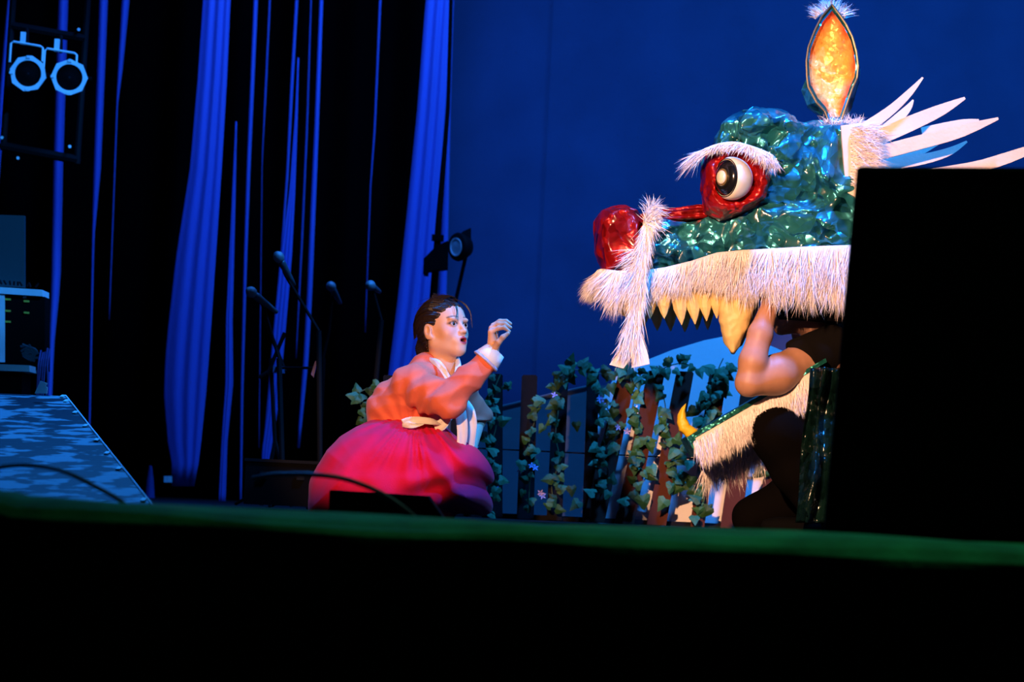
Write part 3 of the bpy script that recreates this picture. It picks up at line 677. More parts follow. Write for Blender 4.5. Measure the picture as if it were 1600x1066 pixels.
# furs
def U(a, b): return random.uniform(a, b)
def polyat(pts, t):
    t = t*(len(pts)-1); i = min(int(t), len(pts)-2); f = t-i
    return [pts[i][k]*(1-f)+pts[i+1][k]*f for k in range(len(pts[0]))]
# lip band path: (px, py_top, py_backing_bottom, Y)
lip = [(1335,383,452,8.93),(1300,384,452,8.925),(1250,386,450,8.925),(1200,389,446,8.925),(1160,391,440,8.93),(1120,395,436,8.935),(1080,408,440,8.945),(1040,418,446,8.965),(1000,424,452,9.0),(965,423,455,9.06),(942,420,452,9.14),(936,422,450,9.24),(942,424,450,9.36),(970,428,450,9.46),(1040,428,450,9.53),(1120,426,450,9.56),(1220,424,450,9.57),(1335,420,450,9.57)]
V = []; F = []
for a in lip:
    for yy, off in ((a[1], 0.0), ((a[1]+a[2])/2, -0.012), (a[2], 0.0)):
        v = at(a[0], yy, a[3]); V.append(v)
n = len(lip)
for i in range(n-1):
    for k in range(2): F.append((i*3+k, i*3+k+1, (i+1)*3+k+1, (i+1)*3+k))
band = mesh('lip_band', V, F, M_hide, dg, True); sm = band.modifiers.new('s','SOLIDIFY'); sm.thickness = 0.014; sm.offset = 0
roots = []
LEN = lambda px: 0.115 if px < 985 else (0.085 if px < 1130 else 0.125)
for i in range(16000):
    t = random.random()**1.15; a = polyat(lip, t)
    t2 = min(1, t+0.004); b = polyat(lip, t2)
    v = random.random()**0.8; p = at(a[0], a[1]+(a[2]-a[1])*v, a[3])
    tg = at(b[0], b[1], b[3])-at(a[0], a[1], a[3]); nrm = Vector((tg.y, -tg.x, 0)); nrm = nrm.normalized() if nrm.length > 1e-6 else Vector((0,-1,0))
    q0 = at(1130, a[1], 9.24); oc = p-Vector((min(q0.x, p.x+0.05) if a[0] > 960 else q0.x, 9.24, p.z))
    if nrm.dot(oc) < 0: nrm = -nrm
    near = t < 0.55
    clump = math.sin(a[0]*0.35+t*40)+math.sin(a[0]*0.13+1)
    side = Vector((-0.18+0.16*clump, 0, 0)) if near else Vector((0.1*clump,0,0))
    lean = -0.55 if a[0] < 960 else 0
    d = Vector((0,0,-1))+nrm*U(0.10,0.42)+side+Vector((lean,0,0))+Vector((U(-.12,.12),U(-.1,.1),0))
    L = LEN(a[0])*U(0.65,1.12)*(1+0.12*clump)*(1.0 if near else 0.75); L *= (1-0.35*v)
    roots.append((p+nrm*0.006, d, L, 0.15, 0.0040))
fur('lip_fur', roots, M_fur, dg)
# whisker
wk = [(1017,322,8.90,5),(1012,345,8.89,7),(1009,375,8.885,8),(1003,400,8.88,8),(1001,430,8.88,8),(999,462,8.88,9),(992,495,8.88,10),(986,525,8.88,12),(984,545,8.88,11),(983,555,8.88,11)]
V = []; F = []
for i, a in enumerate(wk):
    l = at(a[0]-a[3]*(1 if i < 8 else 1.0), a[1], a[2]); r_ = at(a[0]+a[3], a[1], a[2])
    V += [l, l.lerp(r_,0.5)+Vector((0,-0.006,0)), r_]
n = len(wk)
for i in range(n-1): F += [(i*3, i*3+1, (i+1)*3+1, (i+1)*3), (i*3+1, i*3+2, (i+1)*3+2, (i+1)*3+1)]
wb = mesh('whisker', V, F, M_hide, dg, True); sm = wb.modifiers.new('s','SOLIDIFY'); sm.thickness = 0.008; sm.offset = 1
roots = []
for i in range(2600):
    t = random.random()*0.93; a = polyat(wk, t); u = U(-1,1); p = at(a[0]+a[3]*u*0.9, a[1], a[2])+Vector((0,-0.006,0))
    k = 1 if a[1] > 395 else 0
    if a[1] < 352: d = Vector((U(0.0,0.9) if u > -0.4 else U(-0.6,0.3), U(-.5,-.1), U(0.2,1.0))) if random.random() < .5 else Vector((U(0.3,1.0), U(-.4,0), U(-0.9,0.1)))
    else: d = Vector((-0.35 if u < 0.2 else 0.08, U(-.35,-.05), -1))+Vector((U(-.25,.2),0,0))
    L = U(0.035,0.075) if a[1] < 480 else U(0.05,0.095)
    if a[1] > 530: L *= 0.6
    if a[1] > 548 and random.random() < 0.75: continue
    roots.append((p, d, L, 0.25, 0.0035))
for i in range(120):
    a = polyat(wk, U(0.28,0.42)); p = at(a[0]-6, a[1], a[2]); roots.append((p, Vector((-1,U(-.3,0),U(-.5,.1))), U(0.05,0.09), 0.4, 0.003))
fur('whisker_fur', roots, M_fur, dg)
for pp_ in ([(993,515,7),(987,535,9),(976,555,11),(963,573,11)], [(992,515,7),(996,535,9),(1000,555,12),(1001,572,14)]):
    L_ = smoothline(pp_, 8); V = []; F = []
    for i, q_ in enumerate(L_):
        for sx in (-1, 1):
            for dy in (0, 0.006): V.append(at(q_[0]+sx*q_[2], q_[1]+(sx*3 if pp_[3][0] < 980 else -sx*3), 8.874+dy))
    for i in range(7): b_ = i*4; F += [(b_,b_+2,b_+6,b_+4),(b_+1,b_+5,b_+7,b_+3),(b_,b_+4,b_+5,b_+1),(b_+2,b_+3,b_+7,b_+6)]
    F += [(0,1,3,2),(28,30,31,29)]; mesh('whisker_end', V, F, M_hide, dg, False)
# brow
bw = [(1098,240,8.84),(1110,233,8.81),(1130,227,8.79),(1150,226,8.785),(1170,231,8.79),(1190,238,8.80),(1204,245,8.83),(1210,252,8.86)]
B().tube(smoothline([at(a[0], a[1], a[2]+0.006) for a in bw], 22), 0.011, 8).o('brow_band', M_hide, dg, True)
roots = []
for i in range(1900):
    t = random.random(); a = polyat(bw, t); p = at(a[0]+U(-3,3), a[1]+U(-4,3), a[2])+Vector((0,U(-.008,0.004),0))
    if t < 0.16: d = Vector((-1, U(-.4,0), U(-0.75,-.3))); L = U(0.05,0.11)
    else: d = Vector((U(-.95,-.3) if t < 0.55 else U(-.5,.45), U(-.5,-.1), -0.5+U(-.3,.3))); L = U(0.015,0.042)*(1.3 if t > .62 else 0.9)
    roots.append((p, d, L, 0.25, 0.0032))
fur('brow_fur', roots, M_fur, dg)

# teeth
def tooth(px, top, tip, wpx, Y, tilt=0, m=M_tooth):
    a = at(px, top, Y); b = at(px+tilt, tip, Y); axv = b-a; L = axv.length; W = wpx/420*0.5*Y/9; V = []; F = []
    prof = [(0,0.8),(0.2,1.0),(0.45,1.05),(0.68,0.85),(0.86,0.45),(1.0,0.04)]; n = 8; o1 = U(0,1)
    for t, k in prof:
        for j in range(n):
            th = 2*math.pi*j/n+o1; V.append(a+axv*t+Vector((math.cos(th)*W*k*U(.93,1.07), math.sin(th)*W*k*0.8, 0)))
    for i in range(len(prof)-1):
        for j in range(n): F.append((i*n+j, i*n+(j+1)%n, (i+1)*n+(j+1)%n, (i+1)*n+j))
    F += [tuple(range(n-1,-1,-1)), tuple((len(prof)-1)*n+j for j in range(n))]
    return mesh('tooth', V, F, m, dg)
for px, tip, wd_, Y, tl_ in ((1013,499,25,9.0,2),(1036,498,24,8.98,2),(1059,508,25,8.975,6),(1081,507,24,8.97,5),(1099,502,22,8.965,5),(1116,498,20,8.965,4)): tooth(px, 436, tip, wd_, Y, tl_)
for px, tip, wd_, Y, tl_ in ((948,474,26,9.14,14),(962,494,26,9.09,12),(984,503,27,9.05,5),(952,490,26,9.24,18),(965,497,26,9.36,14),(1003,511,25,9.46,3),(1025,517,25,9.5,2),(1046,518,25,9.52,2),(1069,519,24,9.53,1),(1088,516,22,9.54,1),(1105,516,22,9.54,1)): tooth(px, 444, tip, wd_, Y, tl_)
g = Grid([at(1112,440,8.9).x, 8.85, at(1150,565,8.95).z], [at(1195,440,8.9).x, 9.1, at(1150,425,8.95).z], 0.004)
g.inflate(xz([(1128,436),(1178,438),(1182,470),(1170,510),(1156,540),(1149,554),(1142,554),(1130,530),(1124,500),(1122,465)], 8.96), 8.975, 0.045, 0.035, 0)
g.disp(crumple(0.006, 45, 21)); tag(g.o('fang', M_tooth, dg), 'big hanging cream fang')
g = Grid([at(1112,440,9.5).x, 9.42, at(1150,565,9.5).z], [at(1195,440,9.5).x, 9.62, at(1150,425,9.5).z], 0.006)
g.inflate(xz([(1136,440),(1186,440),(1186,480),(1160,540),(1152,545),(1136,500)], 9.52), 9.52, 0.04, 0.03, 0); g.o('fang', M_tooth, dg)
# mouth roof, dark
q = [at(1010,440,9.04), at(1340,440,9.0), at(1340,440,9.5), at(1010,444,9.46)]
B().hexa(q, [v+Vector((0,0,-0.03)) for v in q]).o('mouth_roof', M_black, dg)
q = [at(1200,452,9.1), at(1340,450,9.1), at(1340,505,9.1), at(1225,495,9.1)]
B().hexa(q, [v+Vector((0,0.32,0)) for v in q]).o('mouth_lining', M_black, dg)

# horn / ear
outl = [(1300,7),(1311,22),(1322,38),(1332,58),(1338,80),(1341,104),(1339,122),(1331,140),(1322,166),(1313,192),(1296,192),(1289,174),(1276,160),(1263,136),(1261,120),(1260,96),(1263,74),(1273,48),(1284,26)]
YE = 9.12; ctr = (1301, 104); V = []; F = []; k = len(outl)
rings = [(1.0,0.0),(0.90,0.0),(0.86,0.030),(0.6,0.052),(0.3,0.060)]
for sc, dy in rings:
    for a, b in outl: V.append(at(ctr[0]+(a-ctr[0])*sc, ctr[1]+(b-ctr[1])*sc, YE)+Vector((0,dy*1.0,0)))
n0 = len(V)
inner = V[2*k:]; 
rimV = V[:2*k]
# outer shell: behind
V2 = list(rimV); F2 = []
for j in range(k): F2.append((j, (j+1)%k, k+(j+1)%k, k+j))
base = len(V2)
back = [(1.05,0.07,6),(0.98,0.14,11),(0.7,0.20,12),(0.3,0.23,12)]
for sc, dy, sh in back:
    for a, b in outl: V2.append(at(ctr[0]+sh*(1 if b < 130 else 0.3)+(a-ctr[0])*sc*(1 if b < 120 else min(1.45, 1+(b-120)*0.012)), ctr[1]+(b-ctr[1])*min(sc+0.02,1), YE)+Vector((0,dy,0)))
for j in range(k): F2.append(((j+1)%k, j, base+j, base+(j+1)%k))
for r_ in range(3):
    for j in range(k): F2.append((base+r_*k+(j+1)%k, base+r_*k+j, base+(r_+1)*k+j, base+(r_+1)*k+(j+1)%k))
F2.append(tuple(base+3*k+j for j in range(k)))
mesh('ear', V2, F2, M_teal, dg)
Fi = []
Vi = rimV[k:]+inner
for r_ in range(3):
    for j in range(k): Fi.append((r_*k+j, r_*k+(j+1)%k, (r_+1)*k+(j+1)%k, (r_+1)*k+j))
Fi.append(tuple(3*k+j for j in range(k)))
lin = mesh('ear_lining', Vi, Fi, M_gold, dg, True)
sub = lin.modifiers.new('s','SUBSURF'); sub.levels = 2; sub.render_levels = 2; sub.subdivision_type = 'SIMPLE'
cols = []
for i in range(len(Vi)):
    r_ = i//k; c_ = [(0.85,0.10,0.05),(0.9,0.16,0.06),(0.95,0.62,0.14),(0.95,0.66,0.16)][min(r_,3)]
    if 0.3 < math.sin(i*2.3): c_ = (0.95,0.45,0.12) if r_ < 2 else c_
    cols += [*c_, 1]
ca = lin.data.color_attributes.new('Col','FLOAT_COLOR','POINT'); ca.data.foreach_set('color', cols)
B().tube([at(a, b, YE-0.002) for a, b in outl+outl[:1]], 0.0045, 6, False).o('ear_rim', mat('dark_foil_rim',(0.25,0.22,0.14),0.35,metal=0.7), dg)
roots = []
for i in range(420):
    s_ = U(-1,1); p = at(1300+s_*22, 8+abs(s_)*16, YE)+Vector((0,U(0.01,0.09),0)); roots.append((p, Vector((s_*0.9+U(-.3,.3), U(-.3,.4), U(0.5,1.2))), U(0.035,0.075), 0.3, 0.0035))
for i in range(520):
    p = at(U(1284,1345), U(190,206), 9.10+U(-.06,.12)); roots.append((p, Vector((U(-.6,1.0), U(-.4,.2), U(0.1,1.0))), U(0.03,0.065), 0.4, 0.0035))
fur('ear_fur', roots, M_fur, dg)
# mane
q = [at(1314,196,8.93), at(1345,192,8.93), at(1358,215,8.93), at(1362,265,8.93), at(1340,310,8.93), at(1322,300,8.93)]
B().prism(q, (0,0.5,0)).o('mane_band', M_hide, dg)
roots = []
for i in range(3200):
    u = random.random(); p = at(U(1328,1360), U(198,290), 8.925)+Vector((0,U(-0.006,0.0),0)) if u < .65 else at(U(1345,1366), U(194,290), 9.0+U(0,0.45))
    d = Vector((U(0.4,1.0), U(-.5,-.05), U(-0.55,0.35))); roots.append((p, d, U(0.03,0.085), 0.25, 0.0035))
fur('mane_fur', roots, M_fur, dg)
def spike(pts, Y, dy=0.014, m=M_foam):
    L = smoothline([(a,b,c_) for a,b,c_ in pts], 14); up_ = []; dn = []
    for i, q_ in enumerate(L):
        a = L[max(i-1,0)]; b = L[min(i+1,13)]; t = np.array((b[0]-a[0], b[1]-a[1])); t /= np.linalg.norm(t); nn = np.array((-t[1], t[0]))
        up_.append(at(q_[0]+nn[0]*q_[2], q_[1]+nn[1]*q_[2], Y)); dn.append(at(q_[0]-nn[0]*q_[2], q_[1]-nn[1]*q_[2], Y))
    V = []; F = []
    for i in range(14): V += [up_[i], dn[i], dn[i]+Vector((0,dy,0)), up_[i]+Vector((0,dy,0))]
    for i in range(13):
        for j in range(4): F.append((i*4+j, i*4+(j+1)%4, (i+1)*4+(j+1)%4, (i+1)*4+j))
    F += [(3,2,1,0), (52,53,54,55)]
    return mesh('mane_spike', V, F, m, dg)
spike([(1330,212,9),(1358,196,9),(1392,172,7.5),(1420,146,5.5),(1442,121,1.5)], 9.02)
spike([(1370,215,9),(1398,190,8),(1418,170,5.5),(1427,156,1.2)], 9.34)
spike([(1340,228,12),(1372,215,12),(1420,194,12),(1470,172,9),(1508,153,2)], 9.04)
spike([(1340,245,11),(1376,238,11),(1430,224,11),(1500,205,10),(1560,185,2)], 8.99)
spike([(1350,252,9),(1390,246,10),(1430,238,8),(1470,222,2)], 9.36)
spike([(1350,264,9),(1400,256,9),(1450,247,8),(1485,236,6),(1511,221,1.6)], 9.14)
spike([(1440,205,6),(1500,193,6),(1530,189,3)], 9.4)
spike([(1340,300,12),(1430,280,12),(1520,262,9),(1570,248,9),(1640,222,5),(1670,208,2)], 9.05)

# lower jaw
YJ = 8.98
ja, jb = (1078,690), (1283,585)
jw_q = [at(1076,684,YJ), at(1272,573,YJ), at(1290,605,YJ), at(1094,714,YJ)]
jaw = B().hexa(jw_q, [v+Vector((0,0.30,0)) for v in jw_q]).o('lower_jaw', M_hide, dg)
q = [at(1073,684,YJ-0.006), at(1082,678,YJ-0.006), at(1290,560,YJ-0.006), at(1292,566,YJ-0.006), at(1086,684,YJ-0.006), at(1096,712,YJ-0.006), at(1088,712,YJ-0.006)]
B().prism(q, (0,0.31,0)).o('jaw_trim', mat('teal_foil_dark',(0.02,0.20,0.17),0.3,metal=0.7,kind='foil',bump=0.6,bscale=30), jaw)
roots = []
for i in range(4200):
    t = random.random(); v = random.random()**0.8; a = 1082+190*t; b = 686-106*t+4; p = at(a+14*v, b+26*v, YJ-0.008)
    L = U(0.035,0.075)*(1-0.3*v)
    roots.append((p, Vector((0.25+U(-.25,.2), U(-.4,-.08), -1)), L, 0.2, 0.0038))
for i in range(1600):   # far side fur seen below
    t = random.random(); a = 1100+95*t; b = 714-34*t; p = at(a, b+U(0,10), YJ+0.27); roots.append((p, Vector((0.1+U(-.3,.25), U(-.3,.1), -1)), U(0.06,0.12), 0.2, 0.0042))
fur('jaw_fur', roots, M_fur, jaw)
tk = smoothline([(1088,682,0.030),(1074,672,0.036),(1066,658,0.032),(1066,643,0.020),(1073,629,0.003)], 12)
g = Grid([at(1048,640,YJ).x, YJ-0.02, at(1060,700,YJ).z], [at(1105,640,YJ).x, YJ+0.12, at(1060,615,YJ).z], 0.0035)
P_ = [(1073,628),(1066,636),(1059,648),(1057,660),(1062,674),(1073,684),(1082,682),(1091,673),(1084,668),(1078,664),(1073,654),(1071,642)]
g.inflate(xz(P_, YJ+0.05), YJ+0.05, 0.022, 0.015, 0); g.disp(crumple(0.003, 60, 30)); tag(g.o('tusk', M_yellow, jaw), 'yellow curved tusk at the tip of the lower jaw')
# costume body cloth hanging behind the performer
def bcf(u, v):
    top = [(1262,566),(1300,550)]; x = 1266+60*u-22*v*(1-u); y = 575+242*v
    p_ = at(x, y, 8.86); return p_+Vector((0, 0.03*math.sin(u*14+v*2)-0.03*math.sin(v*9+u*5), 0))
o = sheet('body_cloth', bcf, 26, 40, M_vinyl, 0.01, dg)

# ================================================================== FENCE, SET BOARDS, IVY
bdw = [(925,822),(913,760),(914,690),(925,655),(945,615),(960,590),(985,574),(1010,563),(1050,547),(1100,532),(1130,526),(1180,530),(1215,545),(1250,560),(1340,575),(1345,836)]
o = B().prism([at(a, b, 10.57) for a, b in bdw], (0,0.03,0)).o('painted_rock_board', M_board)
tag(o, 'white curved set board standing behind the leaning pickets, blue-lit at its top', 'board')
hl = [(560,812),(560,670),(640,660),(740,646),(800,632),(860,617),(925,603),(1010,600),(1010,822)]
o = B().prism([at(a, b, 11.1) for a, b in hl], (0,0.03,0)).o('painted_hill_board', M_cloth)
tag(o, 'hill board behind the upright pickets, its shade put into the dark grey-blue colour', 'board')
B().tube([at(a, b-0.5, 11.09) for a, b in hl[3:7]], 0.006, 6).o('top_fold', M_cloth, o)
def fence_thing(name, x, Y, label): return thing(name, (at(x, 815, Y).x, Y, 0), label, 'fence')
fl1 = fence_thing('picket_fence', 820, 10.5, 'upright black picket fence wound with ivy behind the woman')
fl2 = fence_thing('picket_fence', 1050, 10.5, 'leaning dark brown picket fence under the dragon jaws')
def picket(q, m, par, Y=10.5):
    P = [at(a, b, Y) for a, b in q]
    dn = []
    for v in (P[2], P[3]): v.z = max(v.z, 0.004)
    P[0],P[1],P[2],P[3] = P[0].lerp(P[1],.05),P[1].lerp(P[0],.05),P[2].lerp(P[3],.07),P[3].lerp(P[2],.07)
    cu = [P[0].lerp(P[3], 0.012), P[0].lerp(P[1], 0.10), P[1].lerp(P[0], 0.10), P[1].lerp(P[2], 0.012), P[2], P[3]]
    B().prism(cu, (0, 0.022, 0)).o('picket', m, par)
for q in ([(598,586),(617,587),(612,805),(592,805)],[(650,586),(676,586),(672,808),(646,808)],[(704,585),(730,585),(726,808),(700,808)],
          [(761,583),(787,585),(787,812),(759,811)],[(814,586),(841,586),(836,814),(805,813)],[(864,581),(890,581),(880,816),(852,815)],[(917,580),(937,580),(933,818),(908,817)]): picket(q, M_picketb, fl1)
for q, Y in (([(966,580),(997,580),(947,822),(908,820)],10.43),([(1011,579),(1041,580),(993,822),(958,820)],10.42),([(1056,580),(1086,581),(1043,824),(1008,823)],10.43),([(1108,577),(1139,580),(1102,826),(1077,825)],10.44),
          ([(1160,590),(1190,592),(1160,828),(1123,827)],10.44),([(1215,590),(1245,592),(1215,828),(1180,827)],10.44)): picket(q, M_picket, fl2, Y)
for a, b, par in ((590,940,fl1),(905,1230,fl2)):
    A = at(a, 812, 10.55); C = at(b, 812, 10.55)
    B().box(((A.x+C.x)/2, 10.535, 0.012), (C.x-A.x, 0.012, 0.022)).o('bottom_rail', M_picketb, par)
    if par is fl1:
        B().box(((A.x+C.x)/2, 10.53, 0.30), (C.x-A.x, 0.006, 0.006)).o('wire', M_picketb, par)
    else:
        B().box(((A.x+C.x)/2, 10.53, 0.30), (C.x-A.x, 0.006, 0.006)).o('wire', M_picketb, par)
for (a, b, c_, d) in ((968,782,1003,796),(1108,812,1122,820)):
    pass
q = [at(967,778,10.53), at(1010,790,10.53), at(1010,801,10.53), at(967,790,10.53)]
B().hexa(q, [v+Vector((0,0.02,0)) for v in q]).o('brace', M_board, fl2)
# ivy
def leaf_mesh(nm, seed):
    r = random.Random(seed); ol = [(0,0),(0.28,-0.12),(0.50,0.10),(0.42,0.38),(0.30,0.55),(0.14,0.82),(0,1.05),(-0.14,0.82),(-0.30,0.55),(-0.42,0.38),(-0.50,0.10),(-0.28,-0.12)]
    V = [(0,0.35,0.10)]; 
    for x, y in ol: V.append((x*r.uniform(.9,1.1), y*r.uniform(.93,1.07), -0.10*abs(x)*2+r.uniform(-.04,.04)-0.10*max(0,y-0.5)))
    F = [(0, i+1, (i+1)%12+1) for i in range(12)]
    me = bpy.data.meshes.new(nm); me.from_pydata(V, [], F); me.update(); me.materials.append(M_leaf); return me
LM = [leaf_mesh('leaf', i) for i in range(4)]
fm_b = B()
for i in range(5):
    a = i*1.2566; fm_b.add([(0,0,0),(0.35*math.cos(a-.4),0.35*math.sin(a-.4),.12),(0.6*math.cos(a),0.6*math.sin(a),.05),(0.35*math.cos(a+.4),0.35*math.sin(a+.4),.12)], [(0,1,2,3)])
def flower_mesh(m):
    me = bpy.data.meshes.new('flower'); me.from_pydata([tuple(v) for v in fm_b.V], [], fm_b.F); me.update(); me.materials.append(m); return me
FM = flower_mesh(M_flower); FP = flower_mesh(M_pink)
def put_leaf(par, px, py, Y, s, ang, me=None, name='leaf'):
    o = bpy.data.objects.new(name, me or random.choice(LM)); COL.objects.link(o); o.parent = par
    o.location = at(px, py, Y)-par.location
    q = Matrix.Rotation(U(-.5,.5), 3, 'Z') @ Matrix.Rotation(math.pi/2+U(-.7,.5), 3, 'X') @ Matrix.Rotation(ang, 3, 'Z')
    o.rotation_euler = q.to_euler(); o.scale = (s, s, s*U(.8,1.2))
    return o
def vine(pts, Y, nleaf, label, explicit=(), flowers=(), spread=9, size=(0.026,0.048), group=None):
    """pts: stem pixel path"""
    a = at(*pts[-1], Y); t = thing('ivy_vine', (a.x, Y, max(0, a.z-0.02)), label, 'ivy', group)
    nleaf = int(nleaf*1.15)
    L = smoothline([at(p[0], p[1], Y+U(-.012,.012)) for p in pts], len(pts)*6)
    B().tube(L, 0.0025, 5).o('stem', M_stem, t)
    for i in range(nleaf):
        u = (i+U(0,1))/nleaf*(len(pts)-1); k = min(int(u), len(pts)-2); f = u-k
        x = pts[k][0]*(1-f)+pts[k+1][0]*f+U(-spread,spread); y = pts[k][1]*(1-f)+pts[k+1][1]*f+U(-spread,spread)
        put_leaf(t, x, y, Y-U(0.005,0.06), U(*size)*1.15, U(0,6.28))
    for x, y, s_ in explicit: put_leaf(t, x, y, Y-U(0.03,0.07), s_/370.0, U(2.2,4.1))
    for x, y in flowers: put_leaf(t, x, y, Y-0.05, 0.03, U(0,6), FM, 'flower')
    return t
YV = 10.44
vine([(606,600),(590,604),(572,608),(560,618),(566,640),(574,662),(576,690)], 10.5, 10, 'ivy sprig curling out left of the coral jacket', [(588,606,15),(598,604,13),(560,622,16),(572,628,18),(582,618,17),(563,640,15)])
vine([(782,585),(770,620),(776,660),(768,700),(775,740),(768,780),(770,805)], YV, 20, 'ivy vine climbing the picket right beside the woman', [(794,598,15),(768,622,17),(770,650,15),(776,762,18),(752,680,20)], [(742,700),(775,765)])
vine([(841,620),(838,650),(826,690),(836,715),(828,750),(826,800)], YV, 16, 'ivy vine with lilac flowers on the second upright picket', [(834,622,13),(836,700,20),(815,720,18)], [(831,728),(836,731),(845,770),(813,735)])
vine([(890,590),(866,600),(872,640),(868,680),(874,720),(862,760),(870,800)], YV, 30, 'dense dark ivy vine wrapped around the third upright picket', [(860,646,18),(850,665,16),(893,760,18),(905,783,20),(900,660,16)], [(866,618),(848,775)])
vine([(868,592),(895,578),(925,582),(950,585),(985,578),(1010,590),(1045,572),(1075,566)], YV-0.03, 30, 'leafy ivy strand along the tops of the pickets at the fence joint', [(894,578,16),(927,590,20),(908,576,16),(945,606,16),(955,600,18),(984,600,18),(973,578,18),(998,588,16),(1045,560,18),(1063,556,15),(1084,572,15),(1060,590,14)], [(938,622),(941,630)], spread=8)
vine([(930,600),(945,630),(955,655),(945,680),(935,712),(950,735),(940,770)], YV-0.03, 26, 'thick ivy vine hanging at the joint of the two fences', [(940,625,26),(935,655,18),(960,640,18),(957,695,20),(938,700,15)], [(938,625),(965,668)], spread=13)
vine([(985,590),(990,625),(985,660),(1000,690),(990,720),(1010,745),(975,780)], YV-0.03, 28, 'ivy vine winding down the second leaning picket', [(962,694,22),(1000,690,18),(1015,693,18),(988,655,20),(985,715,16),(952,768,16),(1004,775,26)], [(980,674),(1026,672)], spread=12)
vine([(1032,600),(1040,640),(1033,665),(1040,695),(1060,705),(1045,735),(1060,760),(1075,745),(1085,770),(1095,790),(1100,806)], YV-0.03, 30, 'bright ivy vine crossing the lit pickets under the tusk', [(1030,664,20),(1038,642,18),(1056,702,22),(1048,732,22),(1064,714,20),(1080,745,22),(1050,755,20),(1078,720,18),(1090,770,20),(1108,793,22),(1085,806,18),(1040,780,22),(1016,728,20),(1062,760,20)], spread=9)
vine([(1130,560),(1120,585),(1122,610),(1100,622),(1112,650),(1104,670),(1095,690)], YV-0.03, 30, 'ivy vine heaped over the leaning pickets by the performer\'s elbow', [(1092,576,18),(1103,572,18),(1126,582,22),(1128,603,22),(1103,614,18),(1112,641,18),(1088,640,22),(1142,575,16),(1092,655,18)], spread=12)
vine([(1200,690),(1180,705),(1190,735),(1205,745),(1215,780)], YV, 5, 'small ivy sprig showing beside the black trousers', [(1193,735,22),(1182,705,18)])
pk = thing('pink_blossom', at(1028, 576, 10.4), 'single pink blossom on the ivy along the picket tops', 'flower')
put_leaf(pk, 1026, 577, 10.4, 0.03, 0.3, FP, 'flower'); put_leaf(pk, 1030, 580, 10.4, 0.03, 1.1, LM[0])

# ================================================================== WOMAN
wm = thing('person', (w(630,800).x, 9.0, 0), 'woman in coral jacket and crimson skirt squatting with one hand raised towards the dragon', 'person')
ya = math.radians(48); pa = math.radians(13)
hf = Vector((math.sin(ya)*math.cos(pa), -math.cos(ya)*math.cos(pa), math.sin(pa)))
hx = hf.cross(Vector((0,0,1))).normalized(); hz = hx.cross(hf).normalized()
hc = w(692, 515.5); HR = np.array([list(hx), list(hf), list(hz)])
def H(x, y, z): return np.array(hc+hx*x+hf*y+hz*z)
def loc_(V): return (V-np.array(hc)) @ HR.T
hlo = np.array(w(560,830,-0.42)); 
g = Grid([w(560,800).x, 8.45, 0.02], [w(815,700).x, 9.42, w(690,455).z], 0.0036)
he = lambda c_, r, k=0.02, op='u': g.ell(H(*c_), r, k, op, HR)
hcap = lambda a, b, ra, rb, k=0.015, op='u': g.cap(H(*a), H(*b), ra, rb, k, op)
# head
he((0,-0.014,0.030), (0.074,0.092,0.084), 0)
he((0,0.028,-0.022), (0.060,0.062,0.080), 0.03)
he((0,0.030,0.040), (0.061,0.062,0.052), 0.03)
for s_ in (-1,1):
    he((s_*0.037,0.055,-0.028), (0.026,0.026,0.030), 0.02)
    hcap((s_*0.050,0.0,-0.056), (s_*0.010,0.066,-0.092), 0.020, 0.016, 0.03)
he((0,0.068,-0.094), (0.020,0.018,0.016), 0.02)
for s_ in (-1,1):
    he((s_*0.032,0.104,0.000), (0.020,0.020,0.014), 0.014, 's')
    he((s_*0.032,0.0765,0.000), (0.0175,0.0145,0.0135), 0.006)
    he((s_*0.032,0.093,0.0000), (0.0140,0.010,0.0068), 0.002, 's')
    he((s_*0.030,0.086,0.019), (0.020,0.010,0.007), 0.012)
hcap((0,0.088,0.004), (0,0.106,-0.030), 0.0065, 0.0095, 0.012)
for s_ in (-1,1): he((s_*0.0105,0.097,-0.033), (0.0075,0.009,0.007), 0.007); he((s_*0.006,0.104,-0.041), (0.0035,0.005,0.004), 0.003, 's')
he((0,0.078,-0.062), (0.030,0.020,0.022), 0.02)
he((0,0.094,-0.055), (0.019,0.009,0.0055), 0.004); he((0,0.090,-0.0735), (0.0165,0.010,0.0065), 0.004)
he((0,0.098,-0.0640), (0.0145,0.020,0.0062), 0.002, 's')
for s_ in (-1,1):
    he((s_*0.077,-0.006,-0.012), (0.009,0.018,0.031), 0.006); he((s_*0.087,-0.001,-0.008), (0.009,0.010,0.018), 0.003, 's'); he((s_*0.072,0.006,-0.036), (0.007,0.008,0.009), 0.005)
# neck, torso
nb = w(694,596,0.0); g.cap(H(0,-0.018,-0.055), list(nb), 0.046, 0.052, 0.03)
sn = w(643,602,-0.12); sf = w(718,606,0.13)
g.cap(list(sn), list(sf), 0.050, 0.050, 0.04); g.cap(list(nb), list(w(668,612,0.0)), 0.055, 0.10, 0.04)
g.cap(list(w(672,614)), list(w(628,735)), 0.10, 0.12, 0.04)
# near arm
el = w(699,630,-0.28); wr = w(768,555,-0.27)
g.chain([list(sn), list(sn.lerp(el,.5)), list(el), list(el.lerp(wr,.35)), list(wr)], [0.048,0.042,0.036,0.036,0.024], 0.03)
# far arm resting on the knee
ef = w(744,655,0.20); wf = w(735,700,0.02)
g.chain([list(sf), list(ef), list(wf)], [0.046,0.036,0.025], 0.02)
g.chain([list(wf), list(w(734,716,-0.03))], [0.022,0.024], 0.01)
for i, a in enumerate((0,1,2,3)): g.chain([list(w(728+a*5,714,-0.04)), list(w(727+a*6,726,-0.06)), list(w(727+a*6,736,-0.055))], [0.009,0.008,0.0065], 0.003)
